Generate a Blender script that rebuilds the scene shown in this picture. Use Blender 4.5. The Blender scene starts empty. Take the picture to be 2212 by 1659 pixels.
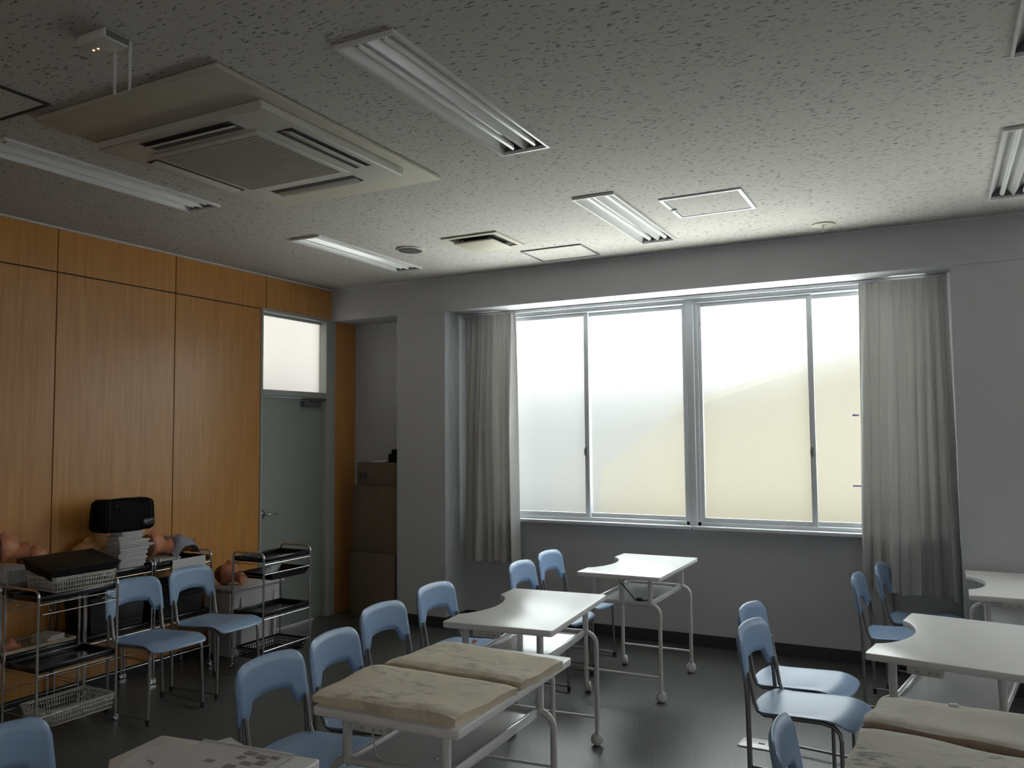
import bpy, bmesh, math, random
from mathutils import Vector, Matrix, Euler
random.seed(7)
R = math.radians
PI = math.pi
S = 1.08                      # drawing units -> metres, applied to every top-level object at the end
sc = bpy.context.scene
col = sc.collection

# ------------------------------------------------------------------ camera
cd = bpy.data.cameras.new('camera'); cam = bpy.data.objects.new('camera', cd); col.objects.link(cam)
yaw, pitch, roll, F = -4.79564201e-01, 6.15967941e-02, -8.41583247e-03, 1764.06756
fw = Vector((math.sin(yaw)*math.cos(pitch), math.cos(yaw)*math.cos(pitch), math.sin(pitch)))
rt = Vector((math.cos(yaw), -math.sin(yaw), 0)); up = rt.cross(fw)
r2 = math.cos(roll)*rt + math.sin(roll)*up; u2 = -math.sin(roll)*rt + math.cos(roll)*up
mw = Matrix((r2, u2, -fw)).transposed().to_4x4(); mw.translation = (0, 0, 1.5*S)
cam.matrix_world = mw
cd.sensor_width = 36; cd.lens = F/2212*36; cd.clip_start = .02
sc.camera = cam

# ------------------------------------------------------------------ view, sky, daylight
vs = sc.view_settings
vs.view_transform = 'Standard'; vs.look = 'None'; vs.gamma = 1; vs.use_curve_mapping = False
vs.exposure = 0.0
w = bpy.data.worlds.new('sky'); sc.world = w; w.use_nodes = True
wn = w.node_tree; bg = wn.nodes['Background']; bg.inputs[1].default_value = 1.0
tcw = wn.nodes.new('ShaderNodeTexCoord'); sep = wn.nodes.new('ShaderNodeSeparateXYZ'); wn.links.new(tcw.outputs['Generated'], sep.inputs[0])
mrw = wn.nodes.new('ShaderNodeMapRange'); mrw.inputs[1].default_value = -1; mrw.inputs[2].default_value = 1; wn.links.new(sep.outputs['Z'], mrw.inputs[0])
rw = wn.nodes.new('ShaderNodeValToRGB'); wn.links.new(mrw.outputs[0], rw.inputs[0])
# overcast sky: added glow far below the horizon to light the ceiling, as if from sunlit ground, hazy horizon, brighter towards the zenith (position = (z+1)/2)
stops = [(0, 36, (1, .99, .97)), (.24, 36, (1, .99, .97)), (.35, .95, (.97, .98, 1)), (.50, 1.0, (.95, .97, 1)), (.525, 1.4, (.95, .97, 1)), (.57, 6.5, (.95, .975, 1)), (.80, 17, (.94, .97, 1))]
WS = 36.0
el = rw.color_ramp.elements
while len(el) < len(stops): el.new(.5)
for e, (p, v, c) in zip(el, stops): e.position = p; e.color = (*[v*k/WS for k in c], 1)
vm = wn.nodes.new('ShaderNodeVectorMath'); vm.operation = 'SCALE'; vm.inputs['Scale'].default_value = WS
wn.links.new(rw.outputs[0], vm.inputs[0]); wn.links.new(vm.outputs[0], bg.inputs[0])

def area(name, loc, rot, sx, sy, power, color=(1, 1, 1), portal=False):
    l = bpy.data.lights.new(name, 'AREA'); l.shape = 'RECTANGLE'; l.size = sx*S; l.size_y = sy*S
    l.energy = power; l.color = color
    if portal: l.cycles.is_portal = True
    o = bpy.data.objects.new(name, l); col.objects.link(o); o.location = Vector(loc)*S; o.rotation_euler = rot
    return o
area('daylight_portal', (-1.55, 5.95, 1.65), (R(90), 0, PI), 3.4, 1.75, 1, portal=True)
area('daylight_portal', (2.55, 5.95, 1.65), (R(90), 0, PI), 3.4, 1.75, 1, portal=True)
area('side_fill_light', (5.1, .8, 1.7), (0, R(90), 0), 1.7, 6.0, 16, (.97, .98, 1))  # added fill lamp, standing in for unseen windows on the right
area('rear_fill_light', (.6, -3.1, 1.7), (R(-90), 0, PI), 7.0, 1.6, 31, (1, .98, .95))  # fill added behind the camera in place of unseen rear windows
area('corridor_lamp', (-5.62, 5.0, 2.35), (0, R(-90), 0), .6, 1.6, 11, (1, .95, .86))

# ------------------------------------------------------------------ materials
def mat(name, color, rough=.5, metal=0, spec=.5, noise=0, nscale=20, bump=0, bscale=80, coat=0):
    m = bpy.data.materials.new(name); m.use_nodes = True
    nt = m.node_tree; b = nt.nodes['Principled BSDF']
    b.inputs['Base Color'].default_value = (*color, 1); b.inputs['Roughness'].default_value = rough
    b.inputs['Metallic'].default_value = metal; b.inputs['Specular IOR Level'].default_value = spec
    if coat: b.inputs['Coat Weight'].default_value = coat; b.inputs['Coat Roughness'].default_value = .24
    tc = nt.nodes.new('ShaderNodeTexCoord')
    if noise:
        n = nt.nodes.new('ShaderNodeTexNoise'); n.inputs['Scale'].default_value = nscale; n.inputs['Detail'].default_value = 6
        nt.links.new(tc.outputs['Object'], n.inputs['Vector'])
        mx = nt.nodes.new('ShaderNodeMix'); mx.data_type = 'RGBA'
        mx.inputs[6].default_value = (*[c*(1-noise) for c in color], 1)
        mx.inputs[7].default_value = (*[min(1, c*(1+noise)) for c in color], 1)
        nt.links.new(n.outputs['Fac'], mx.inputs[0]); nt.links.new(mx.outputs[2], b.inputs['Base Color'])
    if bump:
        n = nt.nodes.new('ShaderNodeTexNoise'); n.inputs['Scale'].default_value = bscale; n.inputs['Detail'].default_value = 4
        nt.links.new(tc.outputs['Object'], n.inputs['Vector'])
        bp = nt.nodes.new('ShaderNodeBump'); bp.inputs['Strength'].default_value = bump; bp.inputs['Distance'].default_value = .002
        nt.links.new(n.outputs['Fac'], bp.inputs['Height']); nt.links.new(bp.outputs['Normal'], b.inputs['Normal'])
    return m

def ramp(nt, src, stops):
    r = nt.nodes.new('ShaderNodeValToRGB'); e = r.color_ramp.elements
    while len(e) < len(stops): e.new(.5)
    for i, (p, c) in enumerate(stops):
        e[i].position = p; e[i].color = (*c, 1) if len(c) == 3 else c
    nt.links.new(src, r.inputs[0]); return r.outputs[0]

def mapping(nt, src, scale, rot=(0, 0, 0)):
    mp = nt.nodes.new('ShaderNodeMapping'); mp.inputs['Scale'].default_value = scale; mp.inputs['Rotation'].default_value = rot
    nt.links.new(src, mp.inputs['Vector']); return mp.outputs[0]

def m_ceiling():
    m = mat('rock_wool_ceiling_tile', (.56, .55, .52), .95, spec=.2)
    nt = m.node_tree; b = nt.nodes['Principled BSDF']; tc = nt.nodes.new('ShaderNodeTexCoord')
    # wandering coordinates give the short crooked fissures
    n0 = nt.nodes.new('ShaderNodeTexNoise'); n0.inputs['Scale'].default_value = 14; n0.inputs['Detail'].default_value = 3
    nt.links.new(tc.outputs['Object'], n0.inputs['Vector'])
    sub = nt.nodes.new('ShaderNodeVectorMath'); sub.operation = 'MULTIPLY_ADD'
    sub.inputs[1].default_value = .024, .028, 0; nt.links.new(n0.outputs['Color'], sub.inputs[0]); nt.links.new(tc.outputs['Object'], sub.inputs[2])
    v = mapping(nt, sub.outputs[0], (34, 105, 1), (0, 0, R(-4)))
    n1 = nt.nodes.new('ShaderNodeTexNoise'); n1.inputs['Scale'].default_value = 1; n1.inputs['Detail'].default_value = 2; n1.inputs['Roughness'].default_value = .5
    nt.links.new(v, n1.inputs['Vector'])
    f = ramp(nt, n1.outputs['Fac'], [(.345, (1, 1, 1)), (.385, (0, 0, 0))])
    n2 = nt.nodes.new('ShaderNodeTexVoronoi'); n2.inputs['Scale'].default_value = 90
    nt.links.new(tc.outputs['Object'], n2.inputs['Vector'])
    g = ramp(nt, n2.outputs['Distance'], [(.0, (1, 1, 1)), (.19, (0, 0, 0))])
    n3 = nt.nodes.new('ShaderNodeTexNoise'); n3.inputs['Scale'].default_value = 60; n3.inputs['Detail'].default_value = 1
    nt.links.new(tc.outputs['Object'], n3.inputs['Vector'])
    g2 = ramp(nt, n3.outputs['Fac'], [(.52, (0, 0, 0)), (.6, (.55, .55, .55))])
    mul = nt.nodes.new('ShaderNodeMath'); mul.operation = 'MULTIPLY'; nt.links.new(g, mul.inputs[0]); nt.links.new(g2, mul.inputs[1])
    add = nt.nodes.new('ShaderNodeMath'); add.operation = 'MAXIMUM'; nt.links.new(f, add.inputs[0]); nt.links.new(mul.outputs[0], add.inputs[1])
    mx = nt.nodes.new('ShaderNodeMix'); mx.data_type = 'RGBA'
    mx.inputs[6].default_value = (.53, .51, .475, 1); mx.inputs[7].default_value = (.20, .195, .18, 1)
    nt.links.new(add.outputs[0], mx.inputs[0]); nt.links.new(mx.outputs[2], b.inputs['Base Color'])
    return m

def m_wood():
    m = mat('satin_plywood', (.42, .22, .09), .30, spec=.5, coat=.6)
    nt = m.node_tree; b = nt.nodes['Principled BSDF']; tc = nt.nodes.new('ShaderNodeTexCoord')
    v = mapping(nt, tc.outputs['Object'], (8, 22, 1.1))
    n = nt.nodes.new('ShaderNodeTexNoise'); n.inputs['Scale'].default_value = 2.2; n.inputs['Detail'].default_value = 8; n.inputs['Distortion'].default_value = .4
    nt.links.new(v, n.inputs['Vector'])
    c = ramp(nt, n.outputs['Fac'], [(.3, (.52, .225, .052)), (.7, (.64, .31, .078))])
    nt.links.new(c, b.inputs['Base Color'])
    n2 = nt.nodes.new('ShaderNodeTexNoise'); n2.inputs['Scale'].default_value = 240; nt.links.new(tc.outputs['Object'], n2.inputs['Vector'])
    bp = nt.nodes.new('ShaderNodeBump'); bp.inputs['Strength'].default_value = .12; bp.inputs['Distance'].default_value = .001
    nt.links.new(n2.outputs['Fac'], bp.inputs['Height']); nt.links.new(bp.outputs['Normal'], b.inputs['Normal'])
    return m

def m_floor():
    m = mat('speckled_vinyl_floor', (.12, .12, .115), .33, spec=.5)
    nt = m.node_tree; b = nt.nodes['Principled BSDF']; tc = nt.nodes.new('ShaderNodeTexCoord')
    n = nt.nodes.new('ShaderNodeTexNoise'); n.inputs['Scale'].default_value = 95; n.inputs['Detail'].default_value = 4; n.inputs['Roughness'].default_value = .85
    nt.links.new(tc.outputs['Object'], n.inputs['Vector'])
    c = ramp(nt, n.outputs['Fac'], [(.40, (.028, .029, .028)), (.52, (.072, .073, .069)), (.66, (.20, .20, .19))])
    nt.links.new(c, b.inputs['Base Color'])
    bp = nt.nodes.new('ShaderNodeBump'); bp.inputs['Strength'].default_value = .5; bp.inputs['Distance'].default_value = .0015
    nt.links.new(n.outputs['Fac'], bp.inputs['Height']); nt.links.new(bp.outputs['Normal'], b.inputs['Normal'])
    n2 = nt.nodes.new('ShaderNodeTexNoise'); n2.inputs['Scale'].default_value = 2.5; n2.inputs['Detail'].default_value = 5
    nt.links.new(tc.outputs['Object'], n2.inputs['Vector'])
    mr = nt.nodes.new('ShaderNodeMapRange'); mr.inputs[1].default_value = .35; mr.inputs[2].default_value = .7; mr.inputs[3].default_value = .30; mr.inputs[4].default_value = .36
    nt.links.new(n2.outputs['Fac'], mr.inputs[0]); nt.links.new(mr.outputs[0], b.inputs['Roughness'])
    return m

def m_glass(name, tint, transp=.12, refr=.2, lines=True, tw=1):
    m = bpy.data.materials.new(name); m.use_nodes = True; nt = m.node_tree; nt.nodes.clear()
    out = nt.nodes.new('ShaderNodeOutputMaterial')
    tl = nt.nodes.new('ShaderNodeBsdfTranslucent'); tl.inputs[0].default_value = (*[c*tw for c in tint], 1)
    tr = nt.nodes.new('ShaderNodeBsdfTransparent'); tr.inputs[0].default_value = (*tint, 1)
    rf = nt.nodes.new('ShaderNodeBsdfRefraction'); rf.inputs['Roughness'].default_value = .36; rf.inputs['IOR'].default_value = 1.25
    rf.inputs[0].default_value = (*tint, 1)
    gl = nt.nodes.new('ShaderNodeBsdfGlossy'); gl.inputs['Roughness'].default_value = .3; gl.inputs[0].default_value = (.9, .9, .9, 1)
    a = nt.nodes.new('ShaderNodeMixShader'); a.inputs[0].default_value = refr
    nt.links.new(tl.outputs[0], a.inputs[1]); nt.links.new(rf.outputs[0], a.inputs[2])
    b = nt.nodes.new('ShaderNodeMixShader'); b.inputs[0].default_value = transp
    nt.links.new(a.outputs[0], b.inputs[1]); nt.links.new(tr.outputs[0], b.inputs[2])
    c = nt.nodes.new('ShaderNodeMixShader'); c.inputs[0].default_value = .04
    nt.links.new(b.outputs[0], c.inputs[1]); nt.links.new(gl.outputs[0], c.inputs[2])
    nt.links.new(c.outputs[0], out.inputs[0])
    if lines:
        tc = nt.nodes.new('ShaderNodeTexCoord'); hs = []
        for sgn in (1, -1):
            v = mapping(nt, tc.outputs['Object'], (1, 1, 1), (0, R(45*sgn), 0))
            wv = nt.nodes.new('ShaderNodeTexWave'); wv.inputs['Scale'].default_value = 22; nt.links.new(v, wv.inputs['Vector'])
            hs.append(ramp(nt, wv.outputs['Fac'], [(.0, (.62, .62, .62)), (.22, (1, 1, 1))]))
        mx = nt.nodes.new('ShaderNodeMix'); mx.data_type = 'RGBA'; mx.blend_type = 'MULTIPLY'; mx.inputs[0].default_value = 1
        nt.links.new(hs[0], mx.inputs[6]); nt.links.new(hs[1], mx.inputs[7])
        m2 = nt.nodes.new('ShaderNodeMix'); m2.data_type = 'RGBA'; m2.blend_type = 'MULTIPLY'; m2.inputs[0].default_value = .55
        m2.inputs[6].default_value = (*tint, 1); nt.links.new(mx.outputs[2], m2.inputs[7])
        m3 = nt.nodes.new('ShaderNodeMix'); m3.data_type = 'RGBA'; m3.blend_type = 'MULTIPLY'; m3.inputs[0].default_value = 1
        m3.inputs[7].default_value = (tw, tw, tw, 1); nt.links.new(m2.outputs[2], m3.inputs[6])
        nt.links.new(m3.outputs[2], tl.inputs[0]); nt.links.new(m2.outputs[2], rf.inputs[0])
    return m

def m_fabric(name, color, trans=.35, scale=500):
    m = mat(name, color, .9, spec=.2); nt = m.node_tree; b = nt.nodes['Principled BSDF']; out = nt.nodes['Material Output']
    tc = nt.nodes.new('ShaderNodeTexCoord'); v = mapping(nt, tc.outputs['Object'], (scale, scale, scale*.4))
    n = nt.nodes.new('ShaderNodeTexNoise'); n.inputs['Scale'].default_value = 1; nt.links.new(v, n.inputs['Vector'])
    bp = nt.nodes.new('ShaderNodeBump'); bp.inputs['Strength'].default_value = .3; bp.inputs['Distance'].default_value = .001
    nt.links.new(n.outputs['Fac'], bp.inputs['Height']); nt.links.new(bp.outputs['Normal'], b.inputs['Normal'])
    if trans:
        t = nt.nodes.new('ShaderNodeBsdfTranslucent'); t.inputs[0].default_value = (*color, 1)
        mx = nt.nodes.new('ShaderNodeMixShader'); mx.inputs[0].default_value = trans
        nt.links.new(b.outputs[0], mx.inputs[1]); nt.links.new(t.outputs[0], mx.inputs[2]); nt.links.new(mx.outputs[0], out.inputs[0])
    return m

def m_paper(name, base, stain, amount, scale, rot=0):
    m = mat(name, base, .8, spec=.25); nt = m.node_tree; b = nt.nodes['Principled BSDF']; tc = nt.nodes.new('ShaderNodeTexCoord')
    n = nt.nodes.new('ShaderNodeTexNoise'); n.inputs['Scale'].default_value = scale; n.inputs['Detail'].default_value = 9; n.inputs['Roughness'].default_value = .72
    nt.links.new(mapping(nt, tc.outputs['Object'], (1, 1.9, 1), (0, 0, rot)), n.inputs['Vector'])
    f = ramp(nt, n.outputs['Fac'], [(.5, (0, 0, 0)), (.64, (amount,)*3)])
    n2 = nt.nodes.new('ShaderNodeTexNoise'); n2.inputs['Scale'].default_value = 2.2; n2.inputs['Detail'].default_value = 2
    nt.links.new(tc.outputs['Object'], n2.inputs['Vector'])
    g = ramp(nt, n2.outputs['Fac'], [(.38, (0, 0, 0)), (.56, (1, 1, 1))])
    mu = nt.nodes.new('ShaderNodeMath'); mu.operation = 'MULTIPLY'; nt.links.new(f, mu.inputs[0]); nt.links.new(g, mu.inputs[1])
    mx = nt.nodes.new('ShaderNodeMix'); mx.data_type = 'RGBA'; mx.inputs[6].default_value = (*base, 1); mx.inputs[7].default_value = (*stain, 1)
    nt.links.new(mu.outputs[0], mx.inputs[0]); nt.links.new(mx.outputs[2], b.inputs['Base Color'])
    n3 = nt.nodes.new('ShaderNodeTexNoise'); n3.inputs['Scale'].default_value = 9; n3.inputs['Detail'].default_value = 4
    nt.links.new(tc.outputs['Object'], n3.inputs['Vector'])
    bp = nt.nodes.new('ShaderNodeBump'); bp.inputs['Strength'].default_value = .5; bp.inputs['Distance'].default_value = .006
    nt.links.new(n3.outputs['Fac'], bp.inputs['Height']); nt.links.new(bp.outputs['Normal'], b.inputs['Normal'])
    return m

M = dict(
    ceiling=m_ceiling(), wood=m_wood(), floor=m_floor(),
    wall=mat('painted_plaster', (.51, .52, .545), .85, spec=.2, noise=.04, nscale=8, bump=.25, bscale=260),
    base=mat('dark_vinyl_baseboard', (.03, .032, .033), .5),
    alu=mat('white_aluminium', (.62, .64, .67), .35, spec=.5),
    frame=mat('painted_steel_frame', (.42, .44, .42), .45),
    door=mat('painted_steel_door', (.33, .36, .33), .45),
    closer=mat('closer_grey', (.16, .16, .16), .4, metal=.5),
    glass=m_glass('patterned_glass', (.94, .97, .95), .45, .45, True, .085),
    clearglass=m_glass('plain_glass', (.95, .97, .96), .55, .6, False, .12),
    tglass=m_glass('frosted_glass', (.95, .95, .93), .0, .25, False),
    curtain=m_fabric('curtain_cloth', (.60, .59, .575), .25),
    rail=mat('curtain_rail_metal', (.6, .61, .64), .35, metal=.3),
    plate=mat('cream_panel', (.50, .47, .38), .6),
    ac=mat('ac_white_plastic', (.55, .53, .48), .5),
    acdark=mat('ac_slot_dark', (.05, .05, .048), .8),
    lampw=mat('white_enamel_reflector', (.70, .70, .69), .22, spec=.6),
    tube=mat('fluorescent_tube_glass', (.85, .85, .84), .12, spec=.6),
    dark=mat('dark_recess', (.05, .05, .05), .8),
    chrome=mat('chrome', (.62, .62, .62), .14, metal=1),
    chair=mat('blue_plastic', (.225, .33, .50), .36, spec=.5, bump=.15, bscale=500),
    chairm=mat('grey_metal_tube', (.26, .26, .255), .35, metal=.75),
    rubber=mat('black_rubber', (.02, .02, .02), .6),
    table=mat('white_laminate', (.74, .73, .72), .3, spec=.5, bump=.08, bscale=500),
    tablem=mat('white_powder_coat', (.68, .68, .67), .3, spec=.5),
    shelf=mat('glossy_white_shelf', (.62, .62, .62), .12, spec=.6),
    castor=mat('white_caster_plastic', (.66, .66, .65), .35),
    socket=mat('ivory_socket', (.60, .59, .55), .4),
    kraft=m_paper('stained_newsprint_beige', (.80, .72, .59), (.14, .13, .14), .6, 16),
    kraft2=m_paper('newsprint_edge_beige', (.66, .57, .43), (.2, .18, .16), .5, 7, 1),
    pgrey=m_paper('stained_newsprint_grey', (.58, .55, .49), (.11, .11, .13), .9, 17, .6),
    pedge=m_paper('newsprint_edge_brown', (.38, .31, .24), (.14, .12, .1), .6, 7),
    white=mat('white_paper', (.62, .60, .60), .6),
    print_=mat('brown_grey_print', (.28, .25, .24), .6),
    black=mat('black_plastic', (.012, .012, .013), .25, spec=.5),
    blackmat=mat('matt_black_plastic', (.009, .009, .009), .55, spec=.3),
    bag=mat('black_nylon', (.006, .006, .006), .8, spec=.15, bump=.4, bscale=350),
    piping=mat('dark_red_piping', (.05, .012, .012), .6),
    logo=mat('white_script_print', (.75, .75, .75), .5),
    patch=mat('black_label', (.01, .01, .01), .4),
    basket=mat('offwhite_plastic', (.60, .60, .54), .4),
    clear=mat('milky_plastic', (.50, .49, .49), .35, noise=.12, nscale=14),
    skin=mat('mannequin_skin', (.58, .23, .12), .45, noise=.06, nscale=12),
    skin2=mat('yellow_mannequin_skin', (.62, .36, .14), .45),
    hair=mat('mannequin_cap_brown', (.17, .055, .03), .6),
    towel=m_fabric('blue_grey_towel', (.30, .33, .40), 0, 300),
    card=mat('brown_cardboard', (.15, .11, .07), .8, noise=.08, nscale=5),
    tape=mat('packing_tape', (.13, .10, .065), .4),
    ink=mat('dark_ink', (.03, .03, .03), .7),
    beige=mat('beige_tray', (.40, .33, .24), .5),
    book=mat('book_pages', (.52, .50, .46), .8, noise=.1, nscale=120),
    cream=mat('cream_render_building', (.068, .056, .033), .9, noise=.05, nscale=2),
    ground=mat('outside_concrete', (.55, .56, .56), .9, noise=.1, nscale=1.5),
    purple=mat('purple_tape', (.25, .18, .45), .5),
    led=mat('indicator_lens', (.6, .3, .1), .3),
)
e_ = M['led'].node_tree.nodes['Principled BSDF']; e_.inputs['Emission Color'].default_value = (1, .6, .3, 1); e_.inputs['Emission Strength'].default_value = 3
M['clear'].node_tree.nodes['Principled BSDF'].inputs['Transmission Weight'].default_value = 0

# ------------------------------------------------------------------ mesh helpers
class MB:
    def __init__(s): s.bm = bmesh.new()
    def _in(s, bm, mtx=None, mi=0, flat=False):
        if mtx is not None: bmesh.ops.transform(bm, matrix=mtx, verts=bm.verts)
        if not flat: bmesh.ops.remove_doubles(bm, verts=bm.verts, dist=1e-6)
        for f in bm.faces: f.material_index = mi; f.smooth = not flat
        me = bpy.data.meshes.new('t'); bm.to_mesh(me); s.bm.from_mesh(me); bpy.data.meshes.remove(me); bm.free(); return s
    def box(s, x0, x1, y0, y1, z0, z1, bev=0, seg=2, mi=0, mtx=None):
        bm = bmesh.new(); bmesh.ops.create_cube(bm, size=1)
        bmesh.ops.transform(bm, matrix=Matrix.Translation(((x0+x1)/2, (y0+y1)/2, (z0+z1)/2)) @ Matrix.Diagonal((abs(x1-x0), abs(y1-y0), abs(z1-z0), 1)), verts=bm.verts)
        if bev: bmesh.ops.bevel(bm, geom=bm.edges[:], offset=bev, segments=seg, affect='EDGES', profile=.5)
        return s._in(bm, mtx, mi, True)
    def tube(s, pts, r, n=10, mi=0, closed=False):
        pts = [Vector(p) for p in pts]; bm = bmesh.new(); rings = []
        N = len(pts); nrm = None
        for i, p in enumerate(pts):
            if closed: t = (pts[(i+1) % N]-pts[i-1]).normalized()
            else:
                a = pts[max(i-1, 0)]; b = pts[min(i+1, N-1)]; t = (b-a).normalized()
            if nrm is None:
                nrm = t.orthogonal().normalized()
            else:
                nrm = (nrm - t*nrm.dot(t))
                nrm = nrm.normalized() if nrm.length > 1e-6 else t.orthogonal().normalized()
            bn = t.cross(nrm); rr = r[i] if isinstance(r, (list, tuple)) else r
            rings.append([bm.verts.new(p + rr*(math.cos(2*PI*k/n)*nrm + math.sin(2*PI*k/n)*bn)) for k in range(n)])
        for i in range(N if closed else N-1):
            A, B = rings[i], rings[(i+1) % N]
            for k in range(n): bm.faces.new((A[k], A[(k+1) % n], B[(k+1) % n], B[k]))
        if not closed:
            bm.faces.new(rings[0][::-1]); bm.faces.new(rings[-1])
        return s._in(bm, None, mi)
    def cyl(s, a, b, r, n=16, mi=0, r2=None):
        return s.tube([a, b], [r, r if r2 is None else r2], n, mi)
    def prism(s, poly, z0, z1, bev=0, seg=2, mi=0, mtx=None):
        bm = bmesh.new(); vs_ = [bm.verts.new((x, y, z0)) for x, y in poly]; f = bm.faces.new(vs_)
        ex = bmesh.ops.extrude_face_region(bm, geom=[f]); vv = [v for v in ex['geom'] if isinstance(v, bmesh.types.BMVert)]
        bmesh.ops.translate(bm, verts=vv, vec=(0, 0, z1-z0))
        bmesh.ops.recalc_face_normals(bm, faces=bm.faces)
        if bev:
            ed = [e for e in bm.edges if abs(e.verts[0].co.z-e.verts[1].co.z) < 1e-6]
            bmesh.ops.bevel(bm, geom=ed, offset=bev, segments=seg, affect='EDGES', profile=.5)
        return s._in(bm, mtx, mi, True)
    def grid(s, fn, nu, nv, mi=0, thick=0, closed_u=False):
        bm = bmesh.new()
        V = [[bm.verts.new(fn(i/nu, j/nv)) for j in range(nv+1)] for i in range(nu if closed_u else nu+1)]
        for i in range(nu):
            for j in range(nv):
                i2 = (i+1) % len(V) if closed_u else i+1
                bm.faces.new((V[i][j], V[i2][j], V[i2][j+1], V[i][j+1]))
        if thick:
            bmesh.ops.recalc_face_normals(bm, faces=bm.faces)
            bmesh.ops.solidify(bm, geom=bm.faces[:], thickness=thick)
        return s._in(bm, None, mi)
    def shell(s, A, B, nu, nv, mi=0):
        bm = bmesh.new()
        VA = [[bm.verts.new(A(i/nu, j/nv)) for j in range(nv+1)] for i in range(nu+1)]; VB = [[bm.verts.new(B(i/nu, j/nv)) for j in range(nv+1)] for i in range(nu+1)]
        for i in range(nu):
            for j in range(nv):
                bm.faces.new((VA[i][j], VA[i+1][j], VA[i+1][j+1], VA[i][j+1])); bm.faces.new((VB[i][j], VB[i][j+1], VB[i+1][j+1], VB[i+1][j]))
            bm.faces.new((VA[i][0], VB[i][0], VB[i+1][0], VA[i+1][0])); bm.faces.new((VA[i][nv], VA[i+1][nv], VB[i+1][nv], VB[i][nv]))
        for j in range(nv):
            bm.faces.new((VA[0][j], VA[0][j+1], VB[0][j+1], VB[0][j])); bm.faces.new((VA[nu][j], VB[nu][j], VB[nu][j+1], VA[nu][j+1]))
        bmesh.ops.recalc_face_normals(bm, faces=bm.faces)
        return s._in(bm, None, mi)
    def quad(s, a, b, c, d, mi=0):
        bm = bmesh.new(); bm.faces.new([bm.verts.new(p) for p in (a, b, c, d)]); return s._in(bm, None, mi)
    def lathe(s, prof, center=(0, 0, 0), axis='Z', n=24, mi=0):
        bm = bmesh.new(); rings = []
        for r, z in prof:
            ring = []
            for k in range(n):
                a = 2*PI*k/n; p = (r*math.cos(a), r*math.sin(a), z)
                if axis == 'Y': p = (p[0], p[2], p[1])
                if axis == 'X': p = (p[2], p[0], p[1])
                ring.append(bm.verts.new(Vector(p)+Vector(center)))
            rings.append(ring)
        for A, B in zip(rings, rings[1:]):
            for k in range(n): bm.faces.new((A[k], A[(k+1) % n], B[(k+1) % n], B[k]))
        bm.faces.new(rings[0]); bm.faces.new(rings[-1][::-1])
        bmesh.ops.recalc_face_normals(bm, faces=bm.faces)
        return s._in(bm, None, mi)
    def build(s, name, m, parent=None, smooth=50):
        me = bpy.data.meshes.new(name)
        s.bm.to_mesh(me); s.bm.free()
        for mm in (m if isinstance(m, (list, tuple)) else [m]): me.materials.append(M[mm])
        if smooth:
            me.set_sharp_from_angle(angle=R(smooth))
        o = bpy.data.objects.new(name, me); col.objects.link(o)
        if parent: o.parent = parent
        return o

def tag(o, label, cat, group=None, kind=None):
    if kind: o['kind'] = kind
    if label: o['label'] = label
    if cat: o['category'] = cat
    if group: o['group'] = group
    return o
def empty(name, loc=(0, 0, 0), rz=0, label=None, cat=None, group=None, kind=None):
    o = bpy.data.objects.new(name, None); col.objects.link(o); o.location = loc; o.rotation_euler = (0, 0, rz)
    o.empty_display_size = .05
    return tag(o, label, cat, group, kind)
def struct(o, label=None, cat=None):
    return tag(o, label, cat, None, 'structure')
def kids(o): return [c for c in bpy.data.objects if c.parent == o]
def copy_tree(o, parent=None):
    c = o.copy(); col.objects.link(c); c.parent = parent
    for ch in kids(o): copy_tree(ch, c)
    return c
def arc(cx, cz, r, a0, a1, n=6):
    return [(cx+r*math.cos(R(a0+(a1-a0)*i/n)), cz+r*math.sin(R(a0+(a1-a0)*i/n))) for i in range(n+1)]
def rot_box_mtx(loc, rot): return Matrix.Translation(loc) @ Euler(rot).to_matrix().to_4x4()

# ------------------------------------------------------------------ room shell
XL, XR, YB, YF, ZC = -4.58, 5.2, -3.2, 5.79, 2.75       # left wall, right wall, back wall, window wall, ceiling
YBEAM, ZBEAM = 5.46, 2.48
struct(MB().box(-5.9, XR+.2, YB-.2, YF+.25, -.12, 0).build('floor', 'floor'), 'dark grey speckled vinyl floor', 'floor')
LIGHTS = [(-1.673, 2.005), (-3.62, 1.98), (-3.60, 3.90), (-1.675, 3.94), (.288, 3.89), (.262, 1.98)]
holes = [(x, x+.225, y, y+1.145) for x, y in LIGHTS]
cxs = sorted({-5.9, XR+.2, *[h[0] for h in holes], *[h[1] for h in holes]}); cys = sorted({YB-.2, YF+.25, *[h[2] for h in holes], *[h[3] for h in holes]})
b = MB()
for xa, xb_ in zip(cxs, cxs[1:]):
    for ya, yb_ in zip(cys, cys[1:]):
        if not any(h[0] <= (xa+xb_)/2 <= h[1] and h[2] <= (ya+yb_)/2 <= h[3] for h in holes): b.quad((xa, ya, ZC), (xa, yb_, ZC), (xb_, yb_, ZC), (xb_, ya, ZC))
b.box(-5.9, XR+.2, YB-.2, YF+.25, ZC+.08, ZC+.14)
struct(b.build('ceiling', 'ceiling', smooth=0), 'fissured rock wool ceiling', 'ceiling')
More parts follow.
